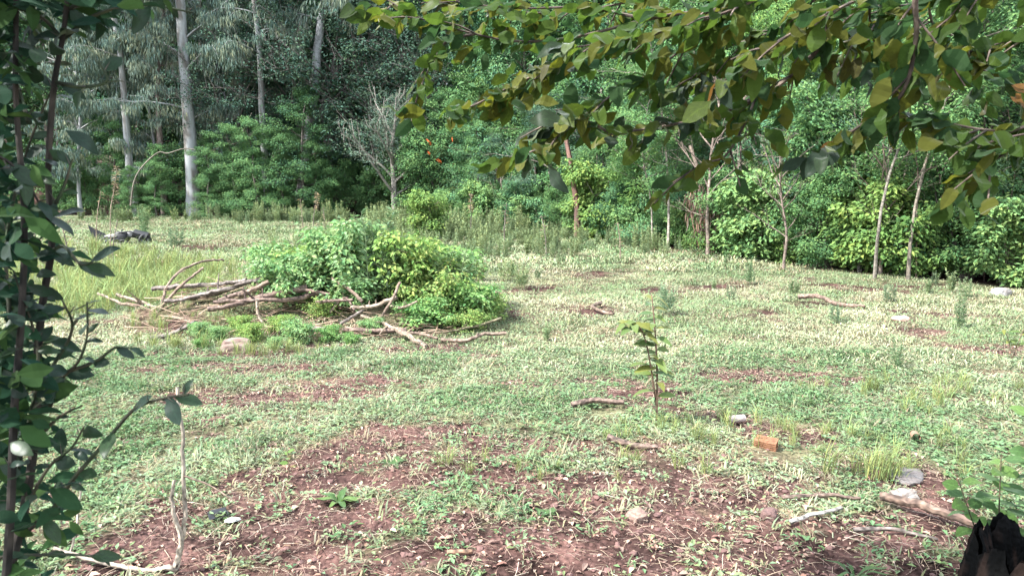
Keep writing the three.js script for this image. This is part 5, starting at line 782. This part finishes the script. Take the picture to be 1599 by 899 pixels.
function rosette(label, x, z, n, L, ratio, mats, seed) {
  const g = new THREE.Group(), rnd = mul(seed); g.position.set(x, height(x, z) + 0.005, z); const s = [leafShape(ratio, 0.25, 0.25, 0.9, 0.06, seed), leafShape(ratio, 0.35, 0.2, 0.9, 0.06, seed + 1)];
  for (let k = 0; k < n; k++) { const a = k * 2.4 + rnd() * 0.5; putLeaf(g, s[k % 2], pick(rnd, mats), [0, 0, 0], [Math.cos(a), 0.3 + rnd() * 0.5, Math.sin(a)], [0, 1, 0], L * (0.7 + rnd() * 0.5)); }
  return add(g, 'rosette_weed', label, 'weed');
}
rosette('dark green rosette weed with wide spread leaves on bare soil', -0.87, -3.64, 10, 0.135, 0.3, nettleMats, 41);
rosette('small flat rosette weed on the soil beside the flat-topped stone', 0.17, -3.45, 8, 0.065, 0.45, [youngMats[2]], 43);
rosette('bluish small rosette weed behind the wide dark rosette', -0.68, -4.15, 8, 0.075, 0.4, [youngMats[2], nettleMats[2]], 45);
rosette('strap-leaved green rosette before the charred stump', 1.42, -2.95, 9, 0.14, 0.13, [youngMats[2], nettleMats[2]], 47);
// feathery weeds standing singly in the turf
[[1.85, -9.0, 0.75, 0, 'round feathery weed standing alone behind the young tree'], [3.77, -11.85, 0.55, 1, 'dark leafy weed before the leaning dead trunk'], [3.7, -8.56, 0.42, 0, 'small upright feathery weed near the pinkish stone'], [4.05, -10.75, 0.5, 2, 'grey feathery weed behind the thin fallen branch'], [5.1, -10.15, 0.5, 0, 'grey-green weed tuft in the turf before the slim saplings'], [4.96, -8.3, 0.5, 1, 'spindly weed beside the open turf, taller than the grass'], [6.05, -10.9, 0.42, 2, 'small bright weed close to the near edge bushes'], [3.0, -11.2, 0.35, 2, 'low feathery weed by the turf centre'], [0.35, -7.6, 0.4, 2, 'low dark weed past the end of the brush pile'], [3.35, -6.5, 0.32, 1, 'low weed tuft on the turf behind the hollow brick'], [3.0, -10.3, 0.38, 0, 'pale feathery weed in the middle of the open turf'], [-8.2, -18.5, 1.0, 0, 'tall feathery weed beside the black scrap machine'], [-10.6, -22, 1.2, 1, 'tall weed clump behind the black scrap machine'], [-1.45, -8.5, 1.35, 1, 'tall spindly weed shooting up from the pile crest over the hollow'], [-0.7, -8.6, 1.5, 2, 'tall spindly weed at the pile end away from the logs'], [-2.2, -8.8, 1.2, 2, 'thin weed poking out of the pile above the thickest log']].forEach(([x, z, s, k, label]) => {
  const m = new THREE.Mesh(weedTypes[k], new THREE.MeshPhysicalMaterial({ color: rgb(...[[0.15, 0.235, 0.12], [0.13, 0.22, 0.09], [0.18, 0.26, 0.11]][k]), vertexColors: true, roughness: 1, transmission: 0.3, thickness: 0, side: THREE.DoubleSide }));
  m.position.set(x, height(x, z), z); m.scale.set(s * 1.1, s, s * 1.1); m.rotation.y = x * 7; add(m, 'feathery_weed', label, 'weed', 'single weeds in the turf');
});
// dead stalks
[[-8.5, -16, 1.9, 'tall pale reed stalk with a feathery seed head in the dry grass', 1], [-8.9, -15.2, 1.1, 'thin pale stalk leaning beside the tall reed stalk', 0], [-7.4, -14, 0.95, 'dark thin stalk standing in the long grass', 0], [-5.9, -21.5, 1.15, 'brown stalk behind the crest of the brush pile, first of the cluster', 0], [-5.6, -21.3, 1.3, 'thicker brown stalk in the cluster behind the brush pile', 1], [-5.3, -21.6, 0.9, 'short brown stalk in the cluster behind the brush pile', 0], [-2.1, -21.5, 1.1, 'grey dead stalk beside the bright broad-leaved bush', 1], [-1.1, -20.5, 1.3, 'grey dead stalk pair standing over the feathery weeds', 1], [-0.2, -17.5, 1.15, 'crooked grey stalk in front of the feathery weeds', 0], [-9.6, -17.5, 1.4, 'pale bent straw before the black scrap machine', 0], [-11.4, -18.2, 1.5, 'pale straight straw before the scrap fairing', 0], [0.75, -16.5, 0.9, 'brown stalk at the border of weeds and turf', 0], [2.2, -15.3, 0.8, 'thin brown stalk beside the weeds at the forest bend', 0]].forEach(([x, z, h, label, head], i) => {
  const g = new THREE.Group(), rnd = mul(i + 900), y = height(x, z), lx = (rnd() - 0.5) * 0.35 * h; g.position.set(x, y, z);
  part(g, 'stalk', stickGeo([[0, -0.03, 0], [lx * 0.3, h * 0.5, 0.02], [lx, h, 0]], [0.014, 0.006], i % 3 ? GREYWOOD : PALEWOOD, 10, 6, i), bark);
  const G = new Geo(); for (let k = 0; k < (head ? 60 : 14); k++) { const t = head ? 0.62 + rnd() * 0.4 : 0.3 + rnd() * 0.7, a = rnd() * 6.28; G.leaf(lx * t, h * t, 0, norm3([Math.cos(a), 0.6 - rnd() * 0.9, Math.sin(a)]), norm3([rnd() - 0.5, 1, rnd() - 0.5]), head ? 0.11 : 0.12, 0.016, vary(rnd, [0.42, 0.33, 0.22], 0.2)); }
  part(g, head ? 'seed_head' : 'dry_leaves', G.build(false), dryMaterial, 'stuff'); add(g, 'dead_stalk', label, 'stalk');
});
place(P.shrubBroad, 'bright_bush', 'bright green broad-leaved bush among the weeds behind the brush pile', 'bush', null, -2.3, -21.3, 1.3, [0.8, 0.85, 0.8], M.midYellow);

{ // charred stump
  const g = new THREE.Group(); g.position.set(1.83, height(1.83, -2.5) + 0.01, -2.5);
  const G = new Geo(), n = 150, m = 44, top = (a) => 0.36 + 0.08 * noise(Math.cos(a) * 2.2, Math.sin(a) * 2.2, 3) + 0.05 * noise(Math.cos(a) * 5, Math.sin(a) * 5, 5) + 0.012 * noise(Math.cos(a) * 20, Math.sin(a) * 20, 7);
  const wall = (inner) => { const b = G.p.length / 3; for (let i = 0; i <= m; i++) for (let k = 0; k <= n; k++) { const a = (k % n) / n * 6.283, t = i / m, H = top(a), y = inner ? lerp(H, 0.16, t) : lerp(0, H, t), rr = (inner ? lerp(0.165, 0.1, t) : 0.235 - 0.05 * t + 0.06 * Math.pow(1 - t, 4)) * (1 + 0.14 * noise(Math.cos(a) * 2, Math.sin(a) * 2, inner ? 9 : 1) + 0.07 * noise(Math.cos(a) * 9, Math.sin(a) * 9, y * 5) + 0.05 * noise(Math.cos(a) * 26, Math.sin(a) * 26, y * 7) + 0.02 * noise(Math.cos(a) * 40, Math.sin(a) * 40, y * 60)); const char = smooth(-0.1, 0.25, noise(a * 3, y * 8, 2) + (t > 0.35 || inner ? 0.35 : -0.15)); G.vert(Math.cos(a) * rr, y, Math.sin(a) * rr, mixc([0.026, 0.017, 0.014], [0.005, 0.005, 0.005], char), k / n * 1.4, y); } for (let i = 0; i < m; i++) for (let k = 0; k < n; k++) { const q = b + i * (n + 1) + k; G.i.push(q, q + n + 1, q + 1, q + 1, q + n + 1, q + n + 2); } };
  wall(false); wall(true);
  part(g, 'charred_wood', G.build(true), new THREE.MeshPhysicalMaterial({ vertexColors: true, bumpMap: barkBump, bumpScale: 0.012, roughness: 1, specularIntensity: 0.15, side: THREE.DoubleSide }));
  add(g, 'charred_stump', 'black charred hollow stump with a jagged rim beside the short log', 'stump');
}
scene.traverse((o) => { if (o.isMesh) { o.castShadow = o.receiveShadow = true; } });
renderer.render(scene, camera);
